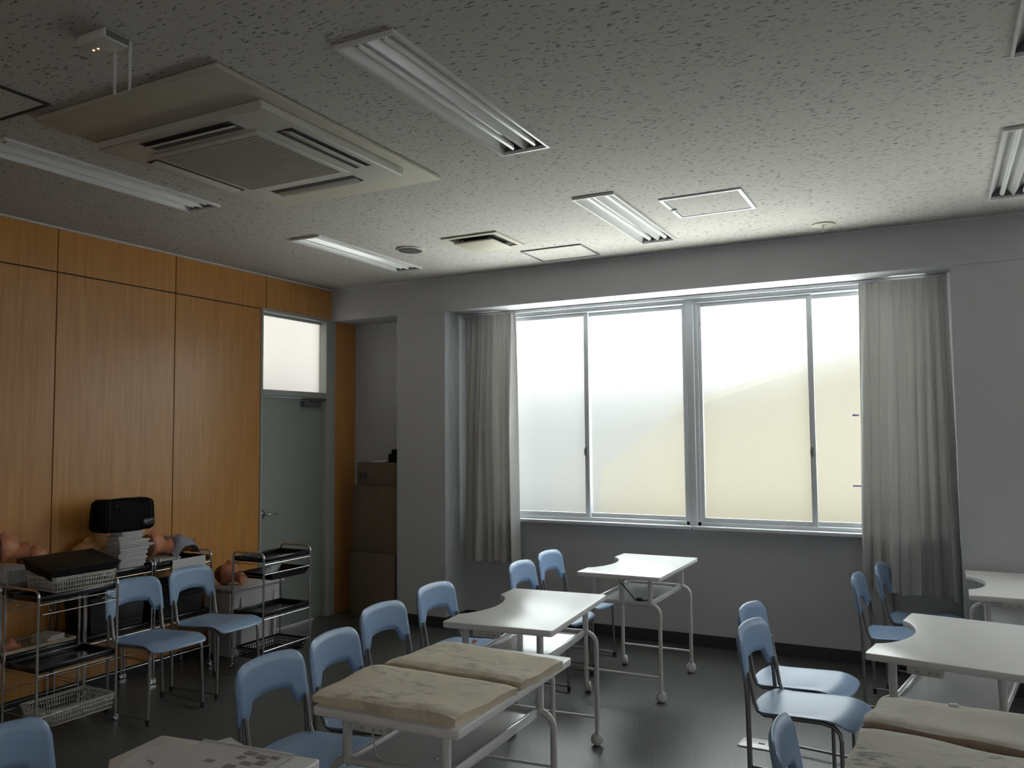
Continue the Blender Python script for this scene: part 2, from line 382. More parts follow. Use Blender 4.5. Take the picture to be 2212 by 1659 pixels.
# wooden wall: dark backing with separate panels and narrow seams, a doorway left open
b = MB()
DY0, DY1, DZ = 4.64, 5.505, 2.49
seams = [3.0-.845*k for k in range(8, 0, -1)]+[3.0, 3.845, DY0]
g = .0035
b.box(XL-.12, XL-.014, YB, DY0, 0, ZC, mi=1); b.box(XL-.12, XL-.014, DY1, YF, 0, ZC, mi=1); b.box(XL-.12, XL-.014, DY0, DY1, DZ, ZC, mi=1)
yy = [YB]+[s_ for s_ in seams if s_ > YB]
for a_, c_ in zip(yy, yy[1:]): b.box(XL-.014, XL, a_+g, c_-g, 0, 2.477, bev=.001, seg=1)
ty = [YB]+[s_ for s_ in seams if YB < s_ < 4.5]+[4.69, YF]
for a_, c_ in zip(ty, ty[1:]): b.box(XL-.014, XL, a_+g, c_-g, 2.477+2*g if c_ < 4.7 else DZ+.002, ZC, bev=.001, seg=1)
b.box(XL-.014, XL, DY1+.002, YF, 0, DZ, bev=.001, seg=1)
struct(b.build('wall_left', ['wood', 'ink'], smooth=0), 'orange-brown plywood panelled wall', 'wall')
# corridor seen only as light behind the frosted transom
b = MB(); b.box(-5.85, -5.75, 3.6, 6.2, 0, ZC); b.box(-5.75, XL-.12, 3.5, 3.6, 0, ZC); b.box(-5.75, XL-.12, 6.2, 6.3, 0, ZC)
struct(b.build('wall_corridor', 'wall', smooth=0), 'pale corridor wall behind the door', 'wall')
struct(MB().box(XR, XR+.15, YB, YF+.2, 0, ZC).build('wall_right', 'wall', smooth=0), 'grey plaster side wall', 'wall')
struct(MB().box(XL-.1, XR, YB-.15, YB, 0, ZC).build('wall_back', 'wall', smooth=0), 'grey plaster rear wall', 'wall')
# window wall with two openings
WX = [(-3.17, .03), (.95, 4.15)]; WZ0, WZ1 = .845, 2.46
b = MB(); T_ = .22
b.box(XL-.12, XR, YF, YF+T_, 0, WZ0-.015); b.box(XL-.12, XR, YF, YF+T_, WZ1, ZC)
xs = [XL-.12, WX[0][0], WX[0][1], WX[1][0], WX[1][1], XR]
for i in (0, 2, 4): b.box(xs[i], xs[i+1], YF, YF+T_, WZ0-.015, WZ1)
struct(b.build('wall_front', 'wall', smooth=0), 'grey plaster wall with the windows', 'wall')
struct(MB().box(XL, XR, YBEAM, YF, ZBEAM, ZC).build('trim_1', 'wall', smooth=0), 'grey ceiling beam above the windows', 'beam')
struct(MB().box(-3.90, -3.44, YBEAM+.006, YF, 0, ZBEAM).build('trim_2', 'wall', smooth=0), 'grey pillar between boxes alcove and left curtain', 'pillar')
struct(MB().box(.098, .86, YBEAM+.006, YF, 0, ZBEAM).build('trim_3', 'wall', smooth=0), 'grey pillar right of the right curtain', 'pillar')
struct(MB().box(4.25, XR, YBEAM+.006, YF, 0, ZBEAM).build('trim_4', 'wall', smooth=0), 'grey pillar at the far right', 'pillar')
bz = .085
b = MB(); b.box(-3.44, .098, YF-.006, YF, 0, bz); b.box(-3.906, -3.434, YBEAM, YBEAM+.006, 0, bz); b.box(-3.44, -3.434, YBEAM+.006, YF, 0, bz)
b.box(.092, .866, YBEAM, YBEAM+.006, 0, bz); b.box(.092, .098, YBEAM+.006, YF, 0, bz); b.box(.86, 4.25, YF-.006, YF, 0, bz)
struct(b.build('baseboard_front', 'base', smooth=0), 'black vinyl baseboard under the windows', 'baseboard')
struct(MB().box(XL, XL+.005, YB, DY0-.02, 0, .06).build('baseboard_left', 'base', smooth=0), 'black baseboard along the wooden wall', 'baseboard')
# thin line where ceiling meets the walls
b = MB(); b.box(XL, XL+.012, YB, YBEAM, ZC-.012, ZC-.001); b.box(XL, XR, YBEAM-.012, YBEAM, ZC-.010, ZC-.001)
struct(b.build('trim_5', 'alu', smooth=0), 'thin moulding along the ceiling edge', 'trim')

# ---- windows
def window(name, x0, x1, lab, pane='glass'):
    w_ = empty(name, (0, 0, 0), 0, lab, 'window', None, 'structure')
    y0, y1 = YF-.01, YF+.11; fr = .024; xm = (x0+x1)/2
    f = MB()
    f.box(x0, x1, y0-.01, y1, WZ1-.03, WZ1, bev=.002); f.box(x0, x1, y0, y1, WZ0, WZ0+.025, bev=.002)
    f.box(x0, x0+fr, y0, y1, WZ0, WZ1); f.box(x1-fr, x1, y0, y1, WZ0, WZ1)
    for zz in (WZ1-.018, WZ1-.028): f.box(x0, x1, y0-.014, y0, zz, zz+.004)
    f.build('window_frame', 'alu', w_)
    MB().box(x0-.02, x1+.02, YF-.085, YF+.02, WZ0-.024, WZ0, bev=.003).build('window_sill', 'alu', w_)
    for k, (p, q) in enumerate(((x0+fr-.012, xm+.022), (xm-.018, x1-fr+.012))):
        y = YF+.006 + (.036 if k else 0)
        s_ = MB(); st = .036
        s_.box(p, p+st, y, y+.028, WZ0+.02, WZ1-.03, bev=.002); s_.box(q-st, q, y, y+.028, WZ0+.02, WZ1-.03, bev=.002)
        s_.box(p+st, q-st, y+.001, y+.027, WZ0+.02, WZ0+.055, bev=.002); s_.box(p+st, q-st, y+.001, y+.027, WZ1-.058, WZ1-.03, bev=.002)
        so = s_.build('sash', 'alu', w_)
        MB().box(p+st-.002, q-st+.002, y+.011, y+.017, WZ0+.05, WZ1-.055).build('glass_pane', pane, so, 0)
        if k == 0:
            l = MB(); lx = q-.010
            l.box(lx-.022, lx-.004, y-.016, y, 1.335, 1.40, bev=.003); l.tube([(lx-.013, y-.016, 1.40), (lx-.02, y-.026, 1.37), (lx-.016, y-.022, 1.335)], .005, 8)
            l.build('latch', 'closer', so)
    return w_
window('window_1', -3.17, -1.585, 'left pair of sliding frosted window panes in white aluminium frame')
window('window_2', -1.53, .03, 'right pair of sliding frosted window panes in white aluminium frame')
struct(MB().box(-1.585, -1.53, YF-.03, YF+.12, WZ0, WZ1, bev=.003).build('trim_6', 'alu'), 'vertical post between the two windows', 'trim')
window('window_4', .95, 2.54, 'sliding window in the next bay, left pair', 'clearglass')
window('window_5', 2.57, 4.15, 'sliding window in the next bay, right pair', 'clearglass')
struct(MB().box(2.54, 2.57, YF-.03, YF+.12, WZ0, WZ1, bev=.003).build('trim_7', 'alu'), 'vertical post in the next bay', 'trim')

# ---- door with transom
dr = empty('door_1', (0, 0, 0), 0, 'grey-green steel door in the wooden wall', 'door', None, 'structure')
f = MB(); fx0, fx1 = XL-.12, XL+.008; fw_ = .02
f.box(fx0, fx1, DY0, DY0+fw_, 0, DZ, bev=.002); f.box(fx0, fx1, DY1-.115, DY1, 0, DZ, bev=.002)
f.box(fx0, fx1, DY0+fw_, DY1-.115, DZ-.025, DZ, bev=.002); f.box(fx0, fx1, DY0+fw_, DY1-.115, 1.815, 1.862, bev=.002)

f.build('door_frame', 'frame', dr)
lf = MB().box(XL-.075, XL-.035, DY0+fw_+.004, DY1-.118, .006, 1.81, bev=.002).build('door_leaf', 'door', dr)
h = MB(); h.lathe([(.02, 0), (.02, .012), (.012, .014)], (XL-.035, DY0+.065, .905), 'X'); h.tube([(XL-.025, DY0+.065, .905), (XL+.012, DY0+.065, .905), (XL+.018, DY0+.08, .905), (XL+.018, DY0+.165, .903)], .007)
h.box(XL-.035, XL-.031, DY0+.05, DY0+.08, .87, .94)
h.build('door_handle', 'chrome', lf)
c_ = MB(); c_.box(XL-.03, XL+.018, 5.12, 5.31, 1.745, 1.785, bev=.004); c_.tube([(XL+.0, 5.22, 1.79), (XL+.045, 5.33, 1.798), (XL+.012, 5.38, 1.803)], .008); c_.tube([(XL+.01, 5.1, 1.803), (XL+.01, 5.38, 1.803)], .006)
c_.build('door_closer', 'closer', dr)
tw = empty('window_3', (0, 0, 0), 0, 'bright frosted transom pane above the grey door', 'window', None, 'structure')
MB().box(XL-.075, XL-.068, DY0+fw_, DY1-.115, 1.862, DZ-.025).build('glass_pane', 'tglass', tw, 0)
f = MB(); f.box(XL-.068, XL-.05, DY0+fw_, DY1-.115, DZ-.045, DZ-.025); f.box(XL-.068, XL-.05, DY0+fw_, DY0+fw_+.008, 1.862, DZ-.045)
f.build('glazing_bead', 'frame', tw)

# ---- outside: a cream neighbour building low on the right, concrete ground
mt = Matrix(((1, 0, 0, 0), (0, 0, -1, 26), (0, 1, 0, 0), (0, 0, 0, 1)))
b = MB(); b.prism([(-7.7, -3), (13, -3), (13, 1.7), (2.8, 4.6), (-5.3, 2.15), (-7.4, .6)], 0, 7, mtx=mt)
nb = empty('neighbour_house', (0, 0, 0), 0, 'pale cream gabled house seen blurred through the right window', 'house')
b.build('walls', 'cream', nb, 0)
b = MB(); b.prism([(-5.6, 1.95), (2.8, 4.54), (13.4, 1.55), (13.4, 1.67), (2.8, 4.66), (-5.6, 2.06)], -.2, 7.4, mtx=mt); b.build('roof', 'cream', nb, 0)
# ------------------------------------------------------------------ ceiling fittings
def ceiling_light(x0, y0, lab, length=1.145, src=None):
    if src: o = copy_tree(src); o.location = (x0+.1125, y0, ZC); o['label'] = lab; return o
    t = empty('ceiling_light', (x0+.1125, y0, ZC), 0, lab, 'light', 'twin-tube ceiling lights')
    W = .1125; L = length
    f = MB(); e = .007; TZ = .010; zt_ = -.014
    f.box(-W-.004, -W+e, -.004, L+.004, zt_, .0); f.box(W-e, W+.004, -.004, L+.004, zt_, .0); f.box(-W+e, W-e, -.004, e, zt_, .0); f.box(-W+e, W-e, L-e, L+.004, zt_, .0)
    f.build('frame', 'lampw', t)
    # recessed trough: an M-shaped section with a valley for each tube
    prof = [(-W+e, -.008), (-.098, .016), (-.080, .036), (-.062, .045), (-.042, .045), (-.028, .034), (-.012, .010), (0, -.008), (.012, .010), (.028, .034), (.042, .045), (.062, .045), (.080, .036), (.098, .016), (W-e, -.008)]
    def fn(u, v):
        k = u*(len(prof)-1); i = min(int(k), len(prof)-2); fr_ = k-i
        return (prof[i][0]*(1-fr_)+prof[i+1][0]*fr_, e+v*(L-2*e), prof[i][1]*(1-fr_)+prof[i+1][1]*fr_)
    MB().grid(fn, len(prof)-1, 1).build('reflector', 'lampw', t, 30)
    for sx in (-1, 1):
        tb = MB().cyl((sx*.052, .037, TZ), (sx*.052, L-.037, TZ), .0125, 12).build('fluorescent_tube', 'tube', t)
        for yy_ in (.022, L-.037): MB().cyl((sx*.052, yy_, TZ), (sx*.052, yy_+.015, TZ), .0132, 12).build('end_cap', 'chrome', tb)
        for yy_ in (.008, L-.022): MB().box(sx*.052-.012, sx*.052+.012, yy_, yy_+.014, TZ-.012, TZ+.03, bev=.003).build('lamp_holder', 'closer', t)
    for yy_ in (-.001, L-.003):
        MB().box(-W+.002, W-.002, yy_, yy_+.004, -.006, .052).build('end_plate', 'closer', t)
    return t
lt = ceiling_light(-1.673, 2.005, 'large twin-tube ceiling light right of the air conditioner')
ceiling_light(-3.62, 1.98, 'twin-tube ceiling light running above the wooden wall, cut by left picture edge', src=lt)
ceiling_light(-3.60, 3.90, 'dim twin-tube ceiling light nearest the wooden wall corner and door', src=lt)
ceiling_light(-1.675, 3.94, 'bright twin-tube ceiling light above the main window, beside the square hatch', src=lt)
ceiling_light(.288, 3.89, 'twin-tube ceiling light at right picture edge, above the right curtain', src=lt)
ceiling_light(.262, 1.98, 'twin-tube ceiling light in the top right picture corner', src=lt)

# air conditioner
ac = empty('air_conditioner', (-2.585, 2.60, ZC), 0, 'square four-way cassette air conditioner on a cream panel in the ceiling', 'air conditioner')
pl = MB().box(-.49, .50, -.70, .68, -.022, -.002, bev=.004).build('backing_panel', 'plate', ac)
b = MB(); hw = .445
b.prism([(-hw-.02, -hw-.0), (hw+.0, -hw), (hw, hw), (-hw-.02, hw)], -.060, -.022, bev=.008)
b.build('body', 'ac', ac)
b = MB(); q = .30
b.box(-q-.02, q-.02, -q+.0, q-.03, -.070, -.059, bev=.004)
gr = b.build('intake_grille', 'ac', ac)
b = MB()
for i in range(44):
    y = -q+.035+i*(2*q-.1)/43
    b.box(-q+.01, q-.05, y-.0022, y+.0022, -.0735, -.0695)
b.build('louvre_slats', 'ac', gr)
b = MB(); b.box(-q+.008, q-.048, -q+.03, q-.06, -.0706, -.0698); b.build('mesh_filter', 'closer', gr)
for k in range(4):
    mt = Matrix.Rotation(k*PI/2, 4, 'Z')
    s_ = MB().box(-.25, .25, .328, .412, -.0615, -.0590, mtx=mt).build('air_slot', 'acdark', ac)
    MB().box(-.24, .24, -.022, .022, -.003, .003, bev=.002, mtx=mt @ Matrix.Translation((0, .378, -.066)) @ Matrix.Rotation(R(-14 if k != 2 else -25), 4, 'X')).build('air_flap', 'ac', ac)
# small details
vt = empty('air_vent', (-2.565, 4.55, ZC), 0, 'square cream ceiling air vent beside the round speaker', 'vent')
b = MB(); o_ = .20; i_ = .165
for mt in (Matrix(), Matrix.Rotation(PI/2, 4, 'Z'), Matrix.Rotation(PI, 4, 'Z'), Matrix.Rotation(-PI/2, 4, 'Z')): b.prism([(-o_, -o_), (o_, -o_), (i_, -i_), (-i_, -i_)], -.010, -.001, mtx=mt)
b.build('outer_frame', 'plate', vt); MB().box(-i_, i_, -i_, i_, -.003, -.001).build('recess', 'acdark', vt)
MB().box(-.14, .14, -.14, .14, -.034, -.024, bev=.004).build('centre_plate', 'plate', vt)
b = MB()
for sx in (-1, 1):
    for sy in (-1, 1): b.cyl((sx*.1, sy*.1, -.024), (sx*.1, sy*.1, -.003), .005, 8)
b.build('hanger_stud', 'plate', vt)
def hatch(x0, x1, y0, y1, m_, lab, latch=True, t=.021):
    h_ = empty('ceiling_hatch', ((x0+x1)/2, (y0+y1)/2, ZC), 0, lab, 'ceiling hatch')
    a, c = (x1-x0)/2, (y1-y0)/2
    b = MB()
    b.box(-a, a, -c, -c+t, -.008, -.001); b.box(-a, a, c-t, c, -.008, -.001); b.box(-a, -a+t, -c+t, c-t, -.008, -.001); b.box(a-t, a, -c+t, c-t, -.008, -.001)
    b.build('outer_frame', m_, h_)
    g2 = .004
    MB().box(-a+t+g2, a-t-g2, -c+t+g2, c-t-g2, -.0055, -.001).build('hatch_panel', 'ceiling', h_)
    if latch:
        MB().box(-a+t*.3, -a+t*1.9, .0, .02, -.013, -.008, bev=.002).build('latch', 'closer', h_)
    return h_
hatch(-1.285, -.85, 4.185, 4.60, 'alu', 'bright-framed square ceiling hatch right of the window-side light')
hatch(-2.49, -2.045, 4.925, 5.285, 'closer', 'faint grey-framed square ceiling hatch close to the beam', False, .012)
hatch(-3.36, -2.90, 1.40, 1.855, 'ink', 'dark-framed ceiling hatch cut by the left picture edge', False, .010)
sp = empty('ceiling_speaker', (-3.10, 4.50, ZC), 0, 'round flat grey speaker grille in the ceiling', 'speaker')
MB().lathe([(.092, -.001), (.092, -.008), (.084, -.012), (.0, -.012)], n=40).build('rim', 'plate', sp)
b = MB(); b.lathe([(.08, -.012), (.078, -.0155), (.0, -.016)], n=40); b.build('speaker_grille', 'closer', sp)
sk = empty('fire_sprinkler', (-.57, 5.19, ZC), 0, 'small round white ceiling sprinkler disc with a short stem near the beam', 'sprinkler')
MB().lathe([(.068, -.001), (.068, -.006), (.058, -.010), (.0, -.010)], n=32).build('cover_plate', 'plate', sk)
b = MB(); b.cyl((0, 0, -.01), (0, 0, -.045), .005, 10); b.cyl((0, 0, -.045), (0, 0, -.048), .014, 16); b.build('sprinkler_stem', 'chrome', sk)
# router
rt_ = empty('wireless_router', (-2.268, 1.612, ZC), R(0), 'small white ceiling router box with two antennas hanging down', 'router')
b = MB(); b.box(-.068, .068, -.043, .043, -.034, -.001, bev=.006); b.build('case', 'socket', rt_)
b = MB()
for i in range(15): b.box(.0675, .069, -.036+i*.0052, -.0335+i*.0052, -.029, -.008)
b.build('side_vents', 'dark', rt_)
for px_ in ((-.012, .052), (.059, .052)):
    b = MB(); x, y = px_; b.cyl((x, y-.012, -.018), (x, y, -.018), .005, 10); b.tube([(x, y, -.010), (x, y, -.03), (x+.002, y+.001, -.165)], [.005, .006, .0045], 10); b.build('antenna', 'socket', rt_)
b = MB()
for i in (0, 1): b.box(-.045+i*.022, -.040+i*.022, -.002, .003, -.0355, -.034)
b.build('indicator_light', 'led', rt_)

# ------------------------------------------------------------------ curtains and rail
rl = MB(); rl.box(-3.42, .085, 5.705, 5.725, 2.455, 2.477, bev=.002); rl.box(-3.42, .085, 5.70, 5.706, 2.459, 2.473)
for x in (-3.3, -2.2, -1.1, 0): rl.box(x-.012, x+.012, 5.72, 5.79, 2.464, 2.475)
tag(rl.build('curtain_rail', 'rail'), 'long white metal curtain rail under the beam, across the window', 'rail')
def curtain(x0t, x1t, x0b, x1b, z0l, z0r, folds, seed, lab, edge=0):
    rnd = random.Random(seed)
    knots = sorted([rnd.random() for _ in range(folds)])
    ks = [(i+.5)/folds*.75+knots[i]*.25 for i in range(folds)]
    amps = [rnd.uniform(.55, 1.1) for _ in range(folds)]; sh = [rnd.uniform(-.03, .03) for _ in range(folds)]
    def prof(u, v):
        s_ = 0
        for k, a, q_ in zip(ks, amps, sh):
            d = (u-(k+q_*v))*folds*1.15
            s_ += a*math.exp(-d*d*4.2)
        return s_
    def fn(u, v):
        # v 0 top, 1 bottom
        x = (x0t+(x1t-x0t)*u)*(1-v)+(x0b+(x1b-x0b)*u)*v
        zb = z0l+(z0r-z0l)*u + .008*math.sin(u*23)
        z = 2.458+(zb-2.458)*v
        am = .030+.052*min(1, v*2.2)
        y = 5.708-am*prof(u, v)+.012*math.sin(u*9+v*2)
        if v < .06: y += .006*math.sin(u*folds*2*PI*2)*(1-v/.06)
        x += .010*math.sin(u*folds*2*PI+1.3)*min(1, v*2)
        return (x, min(y, 5.728), z)
    def fb(u, v):
        p = fn(u, v); return (p[0], p[1]+.003, p[2])
    c = MB().shell(fn, fb, folds*26, 26).build('curtain', 'curtain', smooth=70)
    tag(c, lab, 'curtain')
    return c
curtain(-3.375, -2.93, -3.385, -2.90, .50, .52, 9, 3, 'grey cloth curtain gathered left of the window')
curtain(-.425, .082, -.475, .088, .51, .475, 10, 11, 'grey cloth curtain gathered right of the window, beside the bare pillar')
b = MB(); b.box(-.505, -.455, YF+.004, YF+.0095, 1.14, 1.15); b.box(-.495, -.455, YF+.004, YF+.0095, 1.60, 1.612)
tag(b.build('tape_strip', 'purple'), 'small purple tape marks on the window beside the right curtain', 'tape')

# ------------------------------------------------------------------ tables
TH = .70
def table_poly():
    # origin at table centre; +y is the far end, cutout on the -x side
    W, L, r = .25, .405, .012
    P = []
    for cx, cy, a0 in ((W-r, -L+r, -90), (W-r, L-r, 0), (-W+r, L-r, 90)):
        P += arc(cx, cy, r, a0, a0+90, 3)
    y1, y0 = .225, -.235; d = .088
    P += [(-W, y1+.004), (-W+.003, y1)]
    for i in range(1, 20):
        t = i/20; yq = y1+(y0-y1)*t
        P.append((-W+d*math.sin(PI*t)**.62, yq))
    P += [(-W+.003, y0), (-W, y0-.004)]
    P += arc(-W+r, -L+r, r, 180, 270, 3)
    return P
def make_table():
    t = empty('work_table')
    MB().prism(table_poly(), TH-.025, TH, bev=.003).build('tabletop', 'table', t)
    lx, pz = .225, .535
    for fy in (-.335, .295):
        fr_ = MB()
        pts = [(-lx, fy, .06)]+[(x, fy, z) for x, z in arc(-lx+.055, pz-.055, .055, 180, 90, 6)]+[(x, fy, z) for x, z in arc(lx-.055, pz-.055, .055, 90, 0, 6)]+[(lx, fy, .06)]
        fr_.tube(pts, .0115, 12)
        fo = fr_.build('leg_frame', 'tablem', t)
        MB().cyl((-lx, fy, .135), (lx, fy, .135), .0065, 10).build('cross_bar', 'tablem', fo)
        for sx in (-1, 1):
            MB().cyl((sx*.172, fy, pz-.005), (sx*.172, fy, TH-.024), .0145, 16).build('post', 'tablem', t)
            c = MB(); x = sx*lx; wr = .029
            for s2 in (-1, 1):
                c.lathe([(.0, s2*.001), (wr-.003, s2*.001), (wr, s2*.004), (wr, s2*.012), (wr-.003, s2*.016), (.012, s2*.0185), (.0, s2*.0185)], (0, 0, 0), 'X', 28)
            c.tube([(0, math.cos(R(a))*.0325, math.sin(R(a))*.0325) for a in range(-10, 191, 20)], .0028, 6)
            bmesh.ops.transform(c.bm, matrix=Matrix.Translation((x-.006*sx, fy+.012, wr)) @ Matrix.Rotation(R(-38 if sx > 0 else 25), 4, 'Z'), verts=c.bm.verts)
            c.cyl((x, fy, .045), (x, fy, .075), .0075, 12)
            c.build('caster', 'castor', t)
    sh_ = MB(); sh_.box(-.165, .165, -.33, .29, .523, .531)
    for sx in (-1, 1): sh_.box(sx*.165-.006, sx*.165+.006, -.345, .305, .517, .548, bev=.002)
    sh_.box(-.16, .16, .288, .294, .52, .545); sh_.box(-.16, .16, -.332, -.326, .52, .535)
    sh_.build('shelf', 'shelf', t)
    so = MB().box(-.115, .0, -.385, -.345, TH-.056, TH-.0255, bev=.003).build('power_socket', 'socket', t)
    b = MB()
    for gx in (-.085, -.045, -.02):
        for k in (0, 1): b.box(gx+k*.007, gx+.0018+k*.007, -.3855, -.3845, TH-.048, TH-.040)
    b.build('socket_slots', 'dark', so)
    return t
T0_ = make_table()
tables = [  # x, y, degrees, label
    (-1.645, 4.84, 0, 'bright white cutout table nearest the window, cable on its lower shelf'),
    (-1.705, 3.445, 5, 'bare white cutout table in the middle, between paper-covered table and window-side table'),
    (-1.435, 2.33, 1, 'white cutout table carrying two beige paper-wrapped pads'),
    (-1.585, 1.19, 7, 'nearest white table at the bottom left, loose printed sheets on it'),
    (.048, 3.615, -9.5, 'bare white cutout table at right, in front of the curtain-side chairs'),
    (.358, 5.01, 0, 'bare table at right edge standing against the pillar beside the curtain'),
    (.055, 2.29, -3, 'white table at bottom right under two grey stained paper pads'),
]
TB = []
for i, (x, y, a, lab) in enumerate(tables):
    o = T0_ if i == 0 else copy_tree(T0_)
    o.location = (x, y, 0); o.rotation_euler = (0, 0, R(a)); tag(o, lab, 'table', 'white cutout work tables on casters'); TB.append(o)

# ------------------------------------------------------------------ chairs
def make_chair():
    t = empty('chair')
    # seat: rounded, dished, waterfall front; local +x is forward
    W, xb, xf = .172, -.185, .205
    def seat(off):
        def fn(u, v):
            a = u*2-1
            t = v; x = xb+(xf-xb)*t
            rb, rf = .06, .03; e = 1.0
            if x < xb+rb: e = .66+.34*math.sqrt(max(0, 1-((xb+rb-x)/rb)**2))
            if x > xf-rf: e = .88+.12*math.sqrt(max(0, 1-((x-(xf-rf))/rf)**2))
            y = a*W*e
            z = .408-.020*max(0, (.10-x)/.285)
            if x > .11: z -= ((x-.11)/.095)**2*.030
            if x < -.12: z += ((-.12-x)/.065)**2*.014
            z -= .008*(1-a*a)*max(0, 1-abs(x)/.16)
            bul = max(0, (x-.02)/(xf-.02)); bb = max(0, (-.08-x)/(-.08-xb))
            xx = x+.014*bul*bul*(1-a*a)-.012*bb*(1-a*a)
            rim = min(1, (1-abs(a))*9, v*14, (1-v)*14)
            return (xx, y, z-(.003*(1-rim) if off == 0 else .012-.004*(1-rim)))
        return fn
    MB().shell(seat(0), seat(1), 26, 30).build('seat', 'chair', t, 60)
    # back: arched shell with rounded shoulders and two lugs down the sides
    Zt, Zb, Zc, Wb = .702, .502, .572, .178
    def inner(a):  # lower edge height at half-width fraction a (0 centre..1 edge)
        if a < .50: return Zc-.010*(a/.50)**2
        if a < .70: k = (a-.50)/.20; return Zc-.010-(Zc-.010-Zb)*(k*k*(3-2*k))
        return Zb
    def topz(a):
        if a < .62: return Zt-.006*(a/.62)**2
        k = (a-.62)/.38; return Zt-.006-.062*(1-math.sqrt(max(0, 1-k*k)))
    def back(off):
        def fn(u, v):
            s_ = u*2-1; a = abs(s_); zt, zb = topz(a), inner(a); z = zt+(zb-zt)*v
            x = -.198-(z-.5)*.16 + off - .022*(1-s_*s_)
            wf = 1-.03*((z-.5)/.2)
            # the shell swells in the middle and thins at the rim
            ed = min(1, min(v, 1-v)*7, (1-a)*9+.15)
            return (x+(.011*ed if off == 0 else -.012*ed), s_*Wb*wf, z)
        return fn
    MB().shell(back(0), back(-.004), 48, 14).build('backrest', 'chair', t, 60)
    for s_ in (-1, 1):
        y = s_*.162
        b = MB(); b.tube([(-.208, y, .53), (-.204, y, .50), (-.197, y+s_*.002, .40), (-.192, y+s_*.006, .12), (-.190, y+s_*.008, .012)], .0085, 10)
        b.build('rear_leg', 'chairm', t)
        b = MB(); yi = y-s_*.004
        b.tube([(-.193, yi-s_*.004, .53), (-.186, yi-s_*.005, .50), (-.172, yi-s_*.006, .415), (-.158, yi-s_*.006, .385), (-.135, yi-s_*.006, .373), (.09, yi-s_*.006, .386), (.135, yi-s_*.004, .380), (.158, yi, .358), (.164, yi+s_*.002, .33), (.168, yi+s_*.012, .012)], .0082, 10)
        b.build('front_leg', 'chairm', t)
        b = MB(); b.tube([(-.190, y+s_*.008, .028), (.168, y+s_*.008, .028)], .006, 8); b.build('floor_runner', 'chairm', t)
        for xx in (-.190, .168): MB().cyl((xx, y+s_*.008, 0), (xx, y+s_*.008, .03), .0105, 10).build('foot_cap', 'rubber', t)
    b = MB(); b.tube([(-.12, -.155, .371), (-.12, .155, .371)], .006, 8).build('seat_brace', 'chairm', t); MB().tube([(.10, -.155, .384), (.10, .155, .384)], .006, 8).build('seat_brace', 'chairm', t)
    return t
C0 = make_chair()
chairs = [
    (-3.862, 3.16, -4, 'blue chair by the wooden wall, left of the pair, behind the basket cart'),
    (-3.89, 3.612, 2, 'blue chair by the wooden wall, right of the pair, beside the tray cart'),
    (-2.13, 4.64, -1, 'blue chair at the window-side table, left one of the bright pair'),
    (-2.164, 5.125, -3, 'blue chair nearest the window centre, right one of the bright pair'),
    (-2.145, 3.205, -2, 'blue chair behind the middle table, left of its pair, next to the paper-covered table'),
    (-2.203, 3.75, -3, 'blue chair behind the middle table, right of its pair, below the left curtain'),
    (-1.965, 2.285, 0, 'nearest full blue chair left of the beige paper pads, seat by the printed sheets'),
    (-1.99, 2.69, 5, 'blue chair tucked behind the beige paper pads, right of its pair'),
    (-2.11, 1.4, 5, 'blue chair back cut off by the bottom left picture corner'),
    (-.50, 3.55, -9, 'blue chair in the open floor, seat in full view, front one of the right-hand pair'),
    (-.575, 3.915, -8, 'blue chair in the open floor mostly hidden behind its twin'),
    (-0.195, 5.01, -4, 'blue chair standing in the cutout of the bare right-hand table'),
    (-.10, 5.45, -6, 'blue chair right below the right curtain, farthest of the right-hand chairs'),
    (-.175, 2.383, 3, 'nearest right-hand blue chair, back only, left of the grey paper pads'),
]
for i, (x, y, a, lab) in enumerate(chairs):
    o = C0 if i == 0 else copy_tree(C0)
    o.location = (x, y, 0); o.rotation_euler = (0, 0, R(a)); tag(o, lab, 'chair', 'blue plastic chairs')

